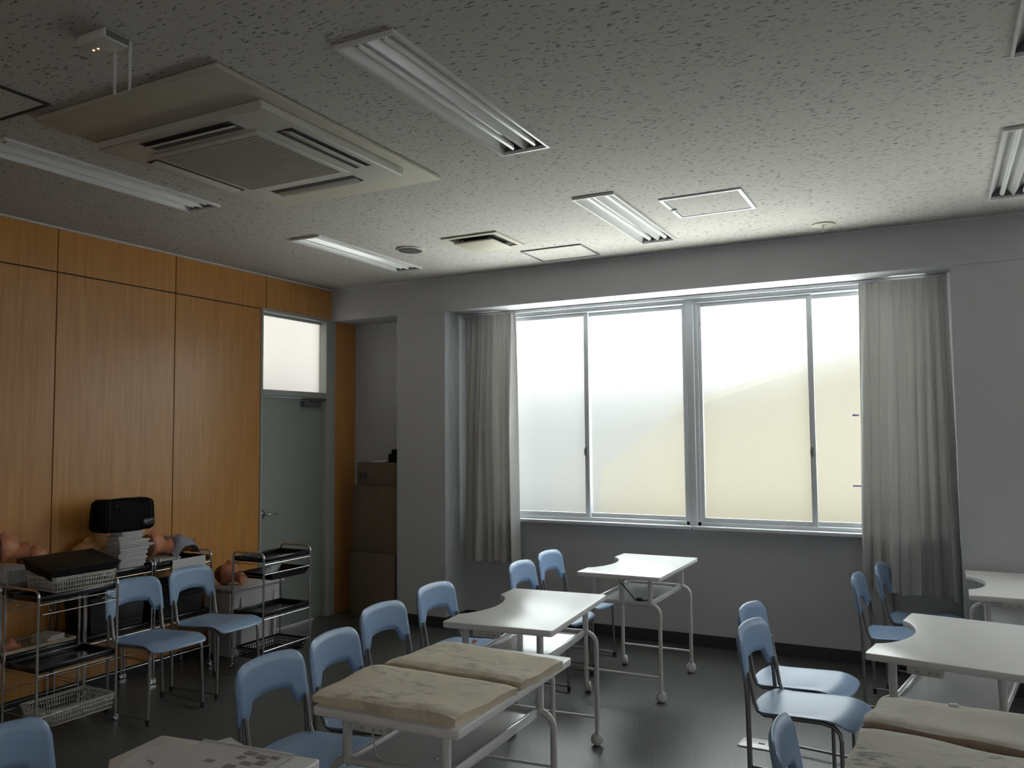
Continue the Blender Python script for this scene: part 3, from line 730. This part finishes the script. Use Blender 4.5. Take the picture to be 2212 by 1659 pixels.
# ------------------------------------------------------------------ paper-wrapped pads
def pad(corners, z0, th, m_, lab, seed, sag=.01, curl=0):
    """corners: near-left, near-right, far-right, far-left (x, y)"""
    rnd = random.Random(seed); ph = [rnd.uniform(0, 6) for _ in range(6)]
    A, B, C_, D = [Vector((*c, 0)) for c in corners]
    def top(u, v):
        p = (A*(1-u)+B*u)*(1-v)+(D*(1-u)+C_*u)*v
        z = z0+th+.003*math.sin(u*5+ph[0])*math.sin(v*4+ph[1])+.0010*math.sin(u*11+ph[2]+v*3)+.0010*math.sin(v*9+ph[3])
        e = min(u, 1-u); f = min(v, 1-v)
        z -= .006*max(0, 1-e*16)+.006*max(0, 1-f*12)
        wob = .004*math.sin(u*14+ph[4])*(1 if v in (0, 1) else 0)
        return Vector((p.x+.003*math.sin(v*11+ph[5])*(1 if u in (0, 1) else 0), p.y+wob, z))
    nu, nv = 40, 28; bm = bmesh.new()
    V = [[bm.verts.new(top(i/nu, j/nv)) for j in range(nv+1)] for i in range(nu+1)]
    for i in range(nu):
        for j in range(nv): bm.faces.new((V[i][j], V[i+1][j], V[i+1][j+1], V[i][j+1]))
    loop = [V[i][0] for i in range(nu+1)]+[V[nu][j] for j in range(1, nv+1)]+[V[i][nv] for i in range(nu-1, -1, -1)]+[V[0][j] for j in range(nv-1, 0, -1)]
    cen = (A+B+C_+D)/4; prev = loop
    for k, dz in ((1, .45), (2, 1.0)):
        cur = []
        for n_, v_ in enumerate(loop):
            d = (v_.co-cen); d.z = 0; d.normalize()
            q_ = v_.co+d*(.003*math.sin(n_*.7+seed+k)-.003*k); q_.z = v_.co.z*(1-dz)+z0*dz
            cur.append(bm.verts.new(q_))
        for a in range(len(loop)):
            f = bm.faces.new((prev[a], cur[a], cur[(a+1) % len(loop)], prev[(a+1) % len(loop)])); f.material_index = 1
        prev = cur
    f = bm.faces.new(prev[::-1]); f.material_index = 1
    bmesh.ops.recalc_face_normals(bm, faces=bm.faces)
    mb = MB()
    for f in bm.faces: f.smooth = True
    me = bpy.data.meshes.new('t'); bm.to_mesh(me); mb.bm.from_mesh(me); bpy.data.meshes.remove(me); bm.free()
    o = mb.build('paper_covered_pad', m_, smooth=45)
    return tag(o, lab, 'pad')
pad([(-1.702, 1.948), (-1.198, 1.955), (-1.175, 2.288), (-1.722, 2.296)], TH, .032, ['kraft', 'kraft2'], 'beige paper-wrapped pad with dark scribbles, nearer of two on the table', 1)
pad([(-1.70, 2.318), (-1.178, 2.318), (-1.165, 2.600), (-1.675, 2.660)], TH, .034, ['kraft', 'kraft2'], 'plain beige paper-wrapped pad, farther of two on the same table', 2)
pad([(-.225, 1.98), (.33, 1.95), (.335, 2.29), (-.205, 2.372)], TH, .032, ['pgrey', 'pedge'], 'grey blotched paper pad at bottom right, nearer of the two', 3)
pad([(-.208, 2.405), (.345, 2.33), (.35, 2.62), (-.163, 2.672)], TH, .036, ['pgrey', 'pedge'], 'grey blotched paper pad at bottom right, farther of the two, thick dark edge', 4)
b = MB(); b.box(-.012, .012, -.009, .009, 0, .009, bev=.003, mtx=rot_box_mtx((.012, 2.62, TH+.034), (0, 0, .4)))
tag(b.build('paper_scrap', 'white'), 'tiny white crumpled scrap on the far edge of the grey pad', 'scrap')
b = MB(); b.tube([(-1.548, 2.648, TH+.034), (-1.543, 2.648, TH+.043), (-1.533, 2.649, TH+.040)], [.006, .007, .004], 8)
tag(b.build('eraser_crumb', 'skin'), 'tiny pink crumb on the far edge of the plain beige pad', 'scrap')

# loose sheets on the nearest table
def sheet(cx, cy, wx, wy, a, z, m_, lab, name='printed_sheet'):
    b = MB()
    def fn(u, v):
        x, y = (u-.5)*wx, (v-.5)*wy; c, s_ = math.cos(R(a)), math.sin(R(a))
        return (cx+c*x-s_*y, cy+s_*x+c*y, z+.0008*math.sin(u*5+a))
    b.grid(fn, 10, 10, thick=.0006)
    return tag(b.build(name, m_), lab, 'paper')
s1 = sheet(-1.735, 1.42, .16, .22, 28, TH+.0012, 'white', 'blank white sheet peeking out left of the printed one on the nearest table')
s2 = sheet(-1.66, 1.50, .16, .21, -20, TH+.0028, 'white', 'white sheet corner sticking out beyond the printed one on the nearest table')
s3 = empty('printed_sheet', (-1.585, 1.455, TH+.0044), R(5.5), 'top printed sheet with brown-grey squares on the nearest table', 'paper')
MB().grid(lambda u, v: ((u-.5)*.29, (v-.5)*.27, .0008*math.sin(u*4)), 10, 10, thick=.0006).build('paper', 'white', s3)
b = MB()
for (x, y, wx, wy) in ((.035, .105, .035, .018), (.077, .095, .03, .018), (.03, .075, .02, .016), (.10, .065, .026, .022), (.065, .05, .03, .015), (.11, .105, .024, .012), (.04, .02, .03, .02), (.09, .015, .03, .018), (-.03, .03, .025, .015)):
    b.box(x-wx/2, x+wx/2, y-wy/2, y+wy/2, .0012, .0016)
b.build('printed_squares', 'print_', s3)
b = MB(); b.box(-.145, .145, .1335, .136, .001, .003); b.build('film_edge', 'lampw', s3)

# floor plate
fp = empty('floor_plate', (-.825, 4.115, 0), R(0), 'white flat metal plate with a slot lying on the floor behind the front right-hand chair', 'plate')
b = MB(); b.prism([(-.082, -.055), (-.07, -.062), (.085, -.062), (.085, .062), (-.062, .062), (-.074, .05)], .0005, .006, bev=.001); b.build('plate', 'table', fp)
MB().box(.005, .035, -.008, .008, .006, .0066).build('slot', 'dark', fp)

# cable on the window-side table
cb = empty('power_cord', (-1.645, 4.84, 0), 0, 'black power cord coiled on the shelf of the window-side table', 'cord')
b = MB(); pts = [(-.02, -.35, .664), (.01, -.335, .63), (.045, -.32, .585), (.07, -.305, .548), (.09, -.29, .539), (.105, -.27, .538), (.09, -.255, .538), (.075, -.27, .538), (.085, -.29, .541), (.11, -.28, .541), (.14, -.22, .538), (.13, -.14, .538), (.09, -.13, .538)]
b.tube(pts, .0035, 8); b.build('cord', 'black', cb)
b = MB(); b.box(.072, .105, -.30, -.265, .5315, .556, bev=.006); b.build('cord_bundle', 'black', cb)
ad = tag(MB().cyl((-1.665, 4.56, .5315), (-1.665, 4.56, .64), .0155, 16).cyl((-1.665, 4.56, .64), (-1.665, 4.56, .65), .018, 16).build('upright_tube', 'castor'), 'short white upright tube standing on the window-side table shelf', 'tube')
b = MB(); b.tube([(-1.50, 1.975, .672), (-1.502, 1.985, .62), (-1.50, 2.0, .56), (-1.485, 2.02, .538), (-1.45, 2.03, .536), (-1.43, 2.06, .536)], .0025, 6)
tag(b.build('thin_cord', 'socket'), 'thin pale cord hanging under the beige pads table', 'cord')
b = MB(); b.tube([(-1.36, 2.10, .537), (-1.345, 2.16, .537)], .004, 8); tag(b.build('pen', 'chrome'), 'thin metal pen lying on the shelf under the beige pads', 'pen')

# ------------------------------------------------------------------ carts
def basket(name, wx, wy, h, m_, taper=.86, nx=13, ny=20, rows=3, rim=.008):
    """open lattice tray; origin centre of the base"""
    b = MB(); X, Y = wx/2, wy/2; x, y = X*taper, Y*(1-(1-taper)*wx/wy)
    b.box(-x, x, -y, y, 0, .003)
    for s_ in (-1, 1):
        b.box(min(s_*X, s_*(X-rim)), max(s_*X, s_*(X-rim)), -Y, Y, h-.005, h, bev=.0012, seg=1)
        b.box(-X, X, min(s_*Y, s_*(Y-rim)), max(s_*Y, s_*(Y-rim)), h-.005, h, bev=.0012, seg=1)
    def wall(P0, P1, Q0, Q1, n):
        P0, P1, Q0, Q1 = map(Vector, (P0, P1, Q0, Q1))
        for i in range(n+1):
            t = i/n; a = P0.lerp(P1, t); c = Q0.lerp(Q1, t); b.tube([a, c], .0025, 4)
        for k in range(rows+1):
            t = (k+.0)/rows if k else .04
            t = min(t, .97)
            b.tube([P0.lerp(Q0, t), P1.lerp(Q1, t)], .0028, 4)
        # solid band under the rim
        lo, hi = .84, 1.0
        b.quad(P0.lerp(Q0, lo), P1.lerp(Q1, lo), P1.lerp(Q1, hi), P0.lerp(Q0, hi))
    e = rim*.6
    wall((-x, -y, .002), (-x, y, .002), (-X+e, -Y+e, h-.003), (-X+e, Y-e, h-.003), ny)
    wall((x, -y, .002), (x, y, .002), (X-e, -Y+e, h-.003), (X-e, Y-e, h-.003), ny)
    wall((-x, -y, .002), (x, -y, .002), (-X+e, -Y+e, h-.003), (X-e, -Y+e, h-.003), nx)
    wall((-x, y, .002), (x, y, .002), (-X+e, Y-e, h-.003), (X-e, Y-e, h-.003), nx)
    return b.build(name, m_, smooth=0)
def tray_mb(b, wx, wy, z, h=.028, t=.004, taper=1.0):
    X, Y = wx/2, wy/2; x, y = X*taper, Y*taper
    b.box(-x, x, -y, y, z, z+t)
    if taper == 1.0:
        b.box(-X, -X+t, -Y, Y, z, z+h, bev=.001, seg=1); b.box(X-t, X, -Y, Y, z, z+h, bev=.001, seg=1)
        b.box(-X+t, X-t, -Y, -Y+t, z, z+h, bev=.001, seg=1); b.box(-X+t, X-t, Y-t, Y, z, z+h, bev=.001, seg=1)
    else:
        P = [(-x, -y), (x, -y), (x, y), (-x, y)]; Q = [(-X, -Y), (X, -Y), (X, Y), (-X, Y)]
        for i in range(4):
            j = (i+1) % 4
            b.quad((*P[i], z), (*P[j], z), (*Q[j], z+h), (*Q[i], z+h))
            p2 = [(a[0]*.97, a[1]*.98) for a in (P[i], P[j], Q[j], Q[i])]
            b.quad((*p2[3], z+h), (*p2[2], z+h), (*p2[1], z+t), (*p2[0], z+t))
            o1 = [(a[0]*1.06, a[1]*1.04) for a in (Q[i], Q[j])]
            b.quad((*p2[3], z+h), (*p2[2], z+h), (*o1[1], z+h), (*o1[0], z+h)); b.quad((*Q[i], z+h-.004), (*Q[j], z+h-.004), (*o1[1], z+h-.004), (*o1[0], z+h-.004)); b.quad((*o1[0], z+h), (*o1[1], z+h), (*o1[1], z+h-.004), (*o1[0], z+h-.004))
    return b
def make_cart(L=.435, trays=(.693, .348), W=.27, rods=(.680, .335, .135)):
    t = empty('utility_cart'); X, Y = W/2, L/2; H = .752
    for s_ in (-1, 1):
        y = s_*Y
        pts = [(-X, y, .05)]+[(x, y, z) for x, z in arc(-X+.035, H-.035, .035, 180, 90, 6)]+[(x, y, z) for x, z in arc(X-.035, H-.035, .035, 90, 0, 6)]+[(X, y, .05)]
        MB().tube(pts, .0068, 12).build('end_frame', 'chrome', t)
        for x in (-X, X):
            c = MB(); c.lathe([(.004, -.010), (.013, -.010), (.017, -.005), (.017, .005), (.013, .010), (.004, .010)], (x, y, .017), 'X', 16)
            c.cyl((x, y, .03), (x, y, .055), .006, 8); c.box(x-.013, x+.013, y-.008, y+.008, .026, .034, bev=.002)
            c.build('caster', 'chrome', t)
    for z in trays:
        tray_mb(MB(), W-.012, L-.012, z, .030).build('tray', 'black', t)
    for z in rods:
        MB().tube([(-X, -Y, z), (X, -Y, z), (X, Y, z), (-X, Y, z)], .0028, 8, closed=True).build('shelf_rod', 'chrome', t)
    b = MB()
    for x in (-X, X):
        for y in (-Y+.05, Y-.05): b.tube([(x, y, .68), (x, y, .655), (x, y+(.012 if y < 0 else -.012), .648)], .0022, 6)
    b.build('hanging_hooks', 'chrome', t)
    return t
K0 = make_cart()
carts = [
    (-3.978, 4.157, 0, 'chrome utility cart with empty black trays in front of the grey door'),
    (-4.073, 2.745, 0, 'nearest chrome cart at left, white basket with black tray on top'),
    (-4.430, 2.775, 0, 'chrome cart against the wooden wall at far left, heads and books on it'),
    (-4.430, 3.250, 0, 'chrome cart against the wooden wall under the stacked cases and black bag'),
    (-4.430, 3.705, 0, 'chrome cart against the wooden wall with a face-up head and towel on top'),
]
for i, (x, y, a, lab) in enumerate(carts):
    o = K0 if i == 0 else copy_tree(K0)
    o.location = (x, y, 0); o.rotation_euler = (0, 0, R(a)); tag(o, lab, 'cart', 'chrome utility carts')
# right cart: hung tray and lattice basket
o = tray_mb(MB(), .25, .36, 0, .046, taper=.86).build('black_tray', 'black'); o.location = (-3.955, 4.175, .572)
tag(o, 'deep black tray hung below the top shelf of the cart by the door', 'tray')
o = basket('black_basket', .26, .38, .072, 'black', nx=12, ny=18); o.location = (-3.978, 4.16, .068)
tag(o, 'black lattice basket at the bottom of the cart by the door', 'basket')
b = MB()
for y in (-.2, .2): b.tube([(-.135, y, .612), (-.12, y, .60), (.12, y, .60), (.135, y, .618)], .0026, 6)
b.tube([(.135, -.217, .618), (.135, .217, .618)], .003, 8); b.tube([(-.135, -.217, .612), (-.135, .217, .612)], .003, 8)
o = b.build('hanging_rack', 'chrome'); o.location = (-3.978, 4.157, 0); tag(o, 'thin chrome wire rack holding the hung black tray', 'rack')
# left cart
o = basket('white_basket', .27, .345, .076, 'basket', nx=16, ny=24, taper=.9); o.location = (-4.075, 2.79, .7235); o.rotation_euler = (0, 0, R(-3))
tag(o, 'white lattice basket on top of the nearest chrome cart', 'basket')
o = tray_mb(MB(), .25, .38, 0, .06, taper=.9).build('black_tray', 'blackmat'); o.location = (-4.085, 2.79, .803); o.rotation_euler = (0, R(11), R(-2))
tag(o, 'black tray lying tilted in the white basket on the nearest cart', 'tray')
MB().box(-.121, .121, -.187, .187, .056, .062, bev=.002).build('lid', 'blackmat', o)
o = basket('white_basket', .27, .36, .08, 'basket', nx=16, ny=24, taper=.86); o.location = (-4.065, 2.785, .070); o.rotation_euler = (0, 0, R(-1))
tag(o, 'white lattice basket at the bottom of the nearest chrome cart', 'basket')
b = MB()
b.tube([(-.135, -.217, .632), (.135, -.217, .632), (.135, .217, .632), (-.135, .217, .632)], .003, 8, closed=True)
b.tube([(.135, .16, .66), (.10, .16, .655), (.10, .13, .645), (.135, .12, .64)], .0025, 6)
o = b.build('wire_rail', 'chrome'); o.location = (-4.073, 2.765, 0); tag(o, 'pair of thin chrome rails below the top of the nearest cart', 'rail')

# ------------------------------------------------------------------ mannequin heads
def head_mesh(flip=1):
    """face up: face toward +z, crown toward -y, neck toward +y; about 0.19 long"""
    nu, nv = 48, 40
    bumps = [ # direction (x, y, z), height, width
        ((0, .10, 1), .019, .15), ((0, -.02, 1), .010, .14), ((0, .23, .97), .012, .16),   # nose tip, bridge, upper lip
        ((0, .36, .93), .013, .13), ((0, .47, .88), -.006, .10), ((0, .66, .78), .015, .26),     # lips, dip, chin
        ((.32, -.06, .95), -.011, .17), ((-.32, -.06, .95), -.011, .17),                         # sockets
        ((.32, -.05, .95), .007, .09), ((-.32, -.05, .95), .007, .09),                           # closed lids
        ((.28, -.26, .93), .006, .2), ((-.28, -.26, .93), .006, .2), ((.5, .18, .85), .005, .28), ((-.5, .18, .85), .005, .28)]
    bumps = [(Vector(d).normalized(), h, w) for d, h, w in bumps]
    def fn(u, v):
        th = v*PI; ph = u*2*PI
        d = Vector((math.sin(th)*math.cos(ph), -math.cos(th), math.sin(th)*math.sin(ph)))
        r = Vector((d.x*.062, d.y*.086, d.z*.070))
        # jaw narrows toward +y
        if d.y > 0: r.x *= 1-.22*d.y; r.z *= 1-.10*d.y if d.z > 0 else 1-.45*d.y
        for bd, h, w in bumps:
            a = d.angle(bd); r += d*h*math.exp(-(a/w)**2)
        r.z += .070
        return r
    b = MB().grid(fn, nu, nv, closed_u=True)
    # neck stub with a flat cut disc
    b.lathe([(.040, .02), (.036, .05), (.037, .075), (.046, .105), (.050, .118), (.047, .120), (.0, .1205)], (0, 0, 0), 'Y', 28)
    for v_ in b.bm.verts:
        pass
    return b
def head(name, loc, rz, lab, m_='skin', rx=0, ears=True, cap=True):
    t = empty(name, loc, rz, lab, 'mannequin head'); t.rotation_euler = (rx, 0, rz)
    b = head_mesh()
    # raise the neck: lathe was made on the axis, lift those verts
    for v_ in b.bm.verts:
        if v_.co.z < .0505 and v_.co.z > -.0505 and (v_.co.x**2+v_.co.z**2) < .0505**2+1e-6 and v_.co.y > .0199 and v_.co.y < .121: v_.co.z += .052
    b.build('head', m_, t, 60)
    for s_ in (-1, 1):
        MB().grid(lambda u, v: (s_*(.060+.008*math.sin(v*PI)), .004+.012*math.cos(u*2*PI)*math.sin(v*PI), .056+.019*math.cos(v*PI)+.004*math.sin(u*2*PI)), 12, 8, closed_u=True).build('ear', m_, t, 60)
    if cap:
        def cf(u, v):
            th = v*PI*.44; ph = u*2*PI; d = Vector((math.sin(th)*math.cos(ph), -math.cos(th), math.sin(th)*math.sin(ph)))
            return (d.x*.0645, d.y*.0885, d.z*.0725+.070)
        MB().grid(cf, 32, 10, closed_u=True).build('wig_cap', 'hair', t, 60)
    return t
head('mannequin_head', (-4.40, 3.545, .757), R(-12), 'brown mannequin head lying face up on the cart lid, beside the towel')
head('mannequin_head', (-4.45, 3.795, .735), R(-14), 'mannequin head lying under the grey towel', cap=False).scale = (.86,)*3
head('mannequin_head', (-4.40, 2.615, .845), R(-14), 'large mannequin head face up at the left picture edge')
head('mannequin_head', (-4.47, 2.83, .765), R(-30), 'mannequin head lying behind the tilted black tray, beside the left-edge head').scale = (.9,)*3
head('mannequin_head', (-4.50, 3.165, .745), R(-10), 'yellowish mannequin head between black tray and stacked cases', 'skin2', cap=False)
head('mannequin_head', (-4.43, 4.19, .475), R(-70), 'dark mannequin head on the milky storage box behind the door cart')
# milky container under the left heads
def bin_(name, x0, x1, y0, y1, z0, z1, m_, lab, cat, taper=.03, lid=True):
    t = empty(name, ((x0+x1)/2, (y0+y1)/2, z0), 0, lab, cat)
    a, c, h = (x1-x0)/2, (y1-y0)/2, z1-z0
    bm = bmesh.new(); lo = [bm.verts.new((sx*(a-taper), sy*(c-taper), 0)) for sx, sy in ((-1, -1), (1, -1), (1, 1), (-1, 1))]; hi = [bm.verts.new((sx*a, sy*c, h-.016)) for sx, sy in ((-1, -1), (1, -1), (1, 1), (-1, 1))]
    bm.faces.new(lo[::-1]); bm.faces.new(hi)
    for i in range(4): bm.faces.new((lo[i], lo[(i+1) % 4], hi[(i+1) % 4], hi[i]))
    bmesh.ops.bevel(bm, geom=[e for e in bm.edges], offset=min(.02, h*.2), segments=3, affect='EDGES')
    mb = MB(); mb._in(bm, None, 0, True)
    # ribs
    for k in (.18, .82): mb.box(a-taper*.6, a+.002, c*(2*k-1)-.004, c*(2*k-1)+.004, h*.12, h*.85)
    mb.build('tub', m_, t)
    if lid:
        l = MB(); l.box(-a-.01, a+.01, -c-.01, c+.01, h-.020, h-.004, bev=.004); l.box(-a+.02, a-.02, -c+.02, c-.02, h-.006, h, bev=.003); l.build('lid', m_, t)
    return t
bin_('storage_box', -4.555, -4.26, 4.075, 4.56, 0, .475, 'clear', 'large milky plastic storage box on the floor behind the door cart', 'box', .035)
bin_('storage_box', -4.55, -4.30, 2.56, 2.73, .7235, .845, 'clear', 'milky container under the left-edge mannequin head', 'box', .012, False)
t_ = bin_('case_lid', -4.53, -4.30, 3.49, 3.70, .7235, .757, 'clear', 'flat milky lid under the face-up brown head', 'lid', .01, False)
# stacked clear cases
zz = .7235
spec = [(.13, .185, .030, 0, 0), (.14, .195, .030, .004, 1), (.13, .20, .028, .006, -1), (.14, .205, .030, .010, 1), (.15, .24, .016, .028, -2), (.13, .215, .028, .012, 2), (.12, .165, .028, -.010, -1), (.12, .16, .024, .008, 1)]
for i, (wx, wy, h_, dy, a) in enumerate(spec):
    t = empty('clear_case', (-4.37, 3.335+dy, zz), R(a), ['bottom', 'second from bottom', 'third from bottom', 'fourth from bottom', 'widest protruding, fifth from bottom', 'third from top', 'second from top', 'topmost'][i]+' clear plastic case of the stack under the black bag', 'case', 'stacked clear cases under the bag')
    MB().box(-wx/2+.006, wx/2-.006, -wy/2+.006, wy/2-.006, 0, h_*.55, bev=.003).build('case_base', 'clear', t)
    MB().box(-wx/2, wx/2, -wy/2, wy/2, h_*.5, h_-.0005, bev=.003).build('case_lid', 'clear', t)
    zz += h_
# bag on top
bgz = zz
bag = empty('duffel_bag', (-4.39, 3.325, bgz), R(-2), 'black boxy nylon bag on top of the clear case stack', 'bag')
def bagfn(u, v):
    ph = u*2*PI; c, s_ = math.cos(ph), math.sin(ph); n_ = 6.5
    rx = (abs(c)**n_+abs(s_)**n_)**(-1/n_); X, Z_ = rx*c, rx*s_
    y = v*2-1; e = max(0, 1-abs(y)**7)**.30
    sagz = .006*math.sin(v*PI*2.3+.5)
    xx = X*.088*(.35+.65*e)*(1-.10*(Z_+1)/2); zz_ = Z_*.094*(.55+.45*e)
    return (xx, y*.178*(1-.02*Z_), .096+zz_+(sagz if Z_ > 0 else 0))
MB().grid(bagfn, 48, 36, closed_u=True).build('bag_body', 'bag', bag, 60)
for v in (.11, .89): pb = MB(); pb.tube([Vector(bagfn(k/48, v)).lerp(Vector((0, (v*2-1)*.178, .096)), -.012) for k in range(48)], .0026, 6, closed=True); pb.build('piping', 'piping', bag)
pb = MB(); pb.tube([(.0, -.09, .184), (.01, -.08, .191), (.01, .0, .194), (.01, .08, .191), (0, .09, .184)], .006, 8); pb.build('carry_handle', 'bag', bag)
pb = MB(); pb.tube([(.086, -.104, .152), (.090, -.094, .163)], .003, 6); pb.build('zipper_pull', 'chrome', bag)
pt = MB().box(.0905, .0925, .075, .15, .030, .070, bev=.0008).build('label_patch', 'patch', bag)
lg = MB()
for pts in ([(.112, .060), (.118, .056), (.116, .048)], [(.118, .046), (.121, .060), (.126, .061), (.127, .052), (.122, .050), (.128, .042)], [(.130, .060), (.134, .046), (.140, .059)], [(.143, .055), (.145, .060)], [(.149, .060), (.152, .057), (.155, .060)], [(.158, .059), (.163, .060)]):
    lg.tube([(.0929, y-.030, z) for y, z in pts], .0013, 5)
lg.build('white_lettering', 'logo', pt)
# towel over the second head
def towel(u, v):
    y = 3.66+.25*v; x = -4.54+.22*u
    h_ = .108*math.exp(-((v-.45)/.36)**4)*(.75+.25*math.cos((u-.35)*2.0)); z = .742+h_+.004*math.sin(u*9+v*7)+.012*(1-v)
    if u > .8: z -= (u-.8)*.16
    return (x, y, max(z, .739))
tag(MB().grid(towel, 24, 24, thick=.006).build('towel', 'towel', smooth=60), 'grey-blue towel draped over a mannequin head on the right wall cart', 'towel')
# sheet hung on the cart front
sh_ = empty('hanging_sheet', (-4.283, 3.735, .70), R(0), 'white sheet of paper hanging from the front of the right wall cart', 'paper')
MB().box(0, .0012, -.130, .130, -.075, .030).build('paper', 'white', sh_)
b = MB()
for i in range(6): b.box(.0012, .0016, .07+i*.008, .075+i*.008, -.050, -.043)
b.build('small_print', 'ink', sh_)
# black crates below the wall carts
for x, y, lab in ((-4.43, 3.25, 'black plastic crate on the low shelf behind the left blue wall chair'), (-4.43, 3.70, 'black plastic crate on the low shelf behind the right blue wall chair')):
    t = empty('black_crate', (x, y, .3535), 0, lab, 'crate')
    tray_mb(MB(), .24, .36, 0, .23, taper=.93).build('crate_body', 'black', t)
    b = MB()
    for k in range(7): b.box(.1125+k*.0012, .1165+k*.0012, -.15, .15, .03+k*.026, .036+k*.026)
    b.build('ribs', 'black', t)
# beige tray with books on the left wall cart
o = MB(); o.box(-.13, .13, -.205, .205, 0, .004); o.box(.122, .13, -.205, .205, 0, .022); o.box(-.13, -.122, -.205, .205, 0, .022); o.box(-.122, .122, -.205, -.197, 0, .022); o.box(-.122, .122, .197, .205, 0, .022)
o = o.build('beige_tray', 'beige'); o.location = (-4.43, 2.775, .3535+.026); tag(o, 'beige tray on the lower shelf of the far-left wall cart', 'tray')
zb = .3535+.026+.0045
for i, (wy, wx, h_, a) in enumerate(((.10, .15, .018, 4), (.098, .14, .014, -3), (.09, .14, .012, 6))):
    t = empty('book', (-4.385, 2.875, zb), R(a), ['bottom', 'middle', 'top'][i]+' book of the small stack in the beige tray', 'book', 'books in the beige tray')
    MB().box(-wx/2+.002, wx/2-.002, -wy/2+.002, wy/2-.002, .0012, h_-.0012).build('pages', 'book', t)
    b = MB(); b.box(-wx/2, wx/2, -wy/2, wy/2, 0, .0012); b.box(-wx/2, wx/2, -wy/2, wy/2, h_-.0012, h_); b.box(-wx/2, -wx/2+.0015, -wy/2, wy/2, 0, h_); b.build('cover', ['white', 'beige', 'white'][i], t)
    zb += h_
t_ = head('mannequin_hand_block', (-4.40, 2.67, zb-.055), R(-20), 'small brown model lying in the beige tray beside the books', cap=False); t_.scale = (.42,)*3; t_.name = 'practice_model'; t_['category'] = 'model'

# ------------------------------------------------------------------ cardboard boxes in the alcove
def carton(x0, x1, y0, y1, z0, z1, lab, rz=0, mark=False):
    t = empty('cardboard_box', ((x0+x1)/2, (y0+y1)/2, z0), R(rz), lab, 'box', 'cardboard boxes in the alcove')
    a, c, h_ = (x1-x0)/2, (y1-y0)/2, z1-z0
    MB().box(-a, a, -c, c, 0, h_-.003, bev=.004).build('carton', 'card', t)
    b = MB(); b.box(-a+.001, -.001, -c+.001, c-.001, h_-.003, h_); b.box(.001, a-.001, -c+.001, c-.001, h_-.003, h_); b.build('top_flap', 'card', t)
    MB().box(-.02, .02, -c-.0008, c+.0008, h_-.05, h_+.0006).build('tape_strip', 'tape', t)
    if mark:
        p = MB().box(-a+.025, -a+.105, -c-.0012, -c, .055, .10).build('dark_label', 'ink', t)
        l = MB(); X0 = -a+.042; y = -c-.0016
        l.box(X0, X0+.020, y, y+.0004, .088, .092); l.box(X0+.008, X0+.012, y, y+.0004, .064, .089)
        for xx in (.030, .044): l.box(X0+xx, X0+xx+.004, y, y+.0004, .064, .092)
        l.box(X0+.033, X0+.045, y, y+.0004, .076, .080); l.build('lettering', 'card', p)
        MB().box(.075, .105, -c-.0010, -c, .045, .085).build('printed_mark', 'tape', t)
    return t
carton(-4.375, -3.93, 5.47, 5.77, 0, .540, 'bottom cardboard box of the alcove stack')
carton(-4.365, -3.915, 5.49, 5.77, .541, 1.090, 'tall middle cardboard box of the alcove stack', .6)
carton(-4.325, -3.912, 5.49, 5.77, 1.091, 1.278, 'low top cardboard box of the alcove stack, dark label on its side', -.4, True)
b = MB(); b.box(-4.20, -4.06, 5.50, 5.66, 1.279, 1.285); b.box(-4.18, -4.05, 5.52, 5.68, 1.2855, 1.291)
tag(b.build('paper_stack', 'white'), 'few white papers lying on the top cardboard box', 'paper')
b = MB(); b.prism([(-.055, -.03), (.05, -.04), (.055, .035), (-.04, .04)], 0, .07, bev=.008); b.prism([(-.03, -.02), (.05, -.03), (.05, .03), (-.02, .02)], .068, .105, bev=.008)
o = b.build('dark_pouch', 'bag'); o.location = (-3.985, 5.57, 1.279); tag(o, 'small dark pouch on the top cardboard box beside the papers', 'pouch')

# ------------------------------------------------------------------ drawing units -> metres
bpy.context.view_layer.update()
for o in list(bpy.data.objects):
    if o.parent is None and o.type in {'MESH', 'EMPTY'}:
        o.location = o.location*S; o.scale = o.scale*S
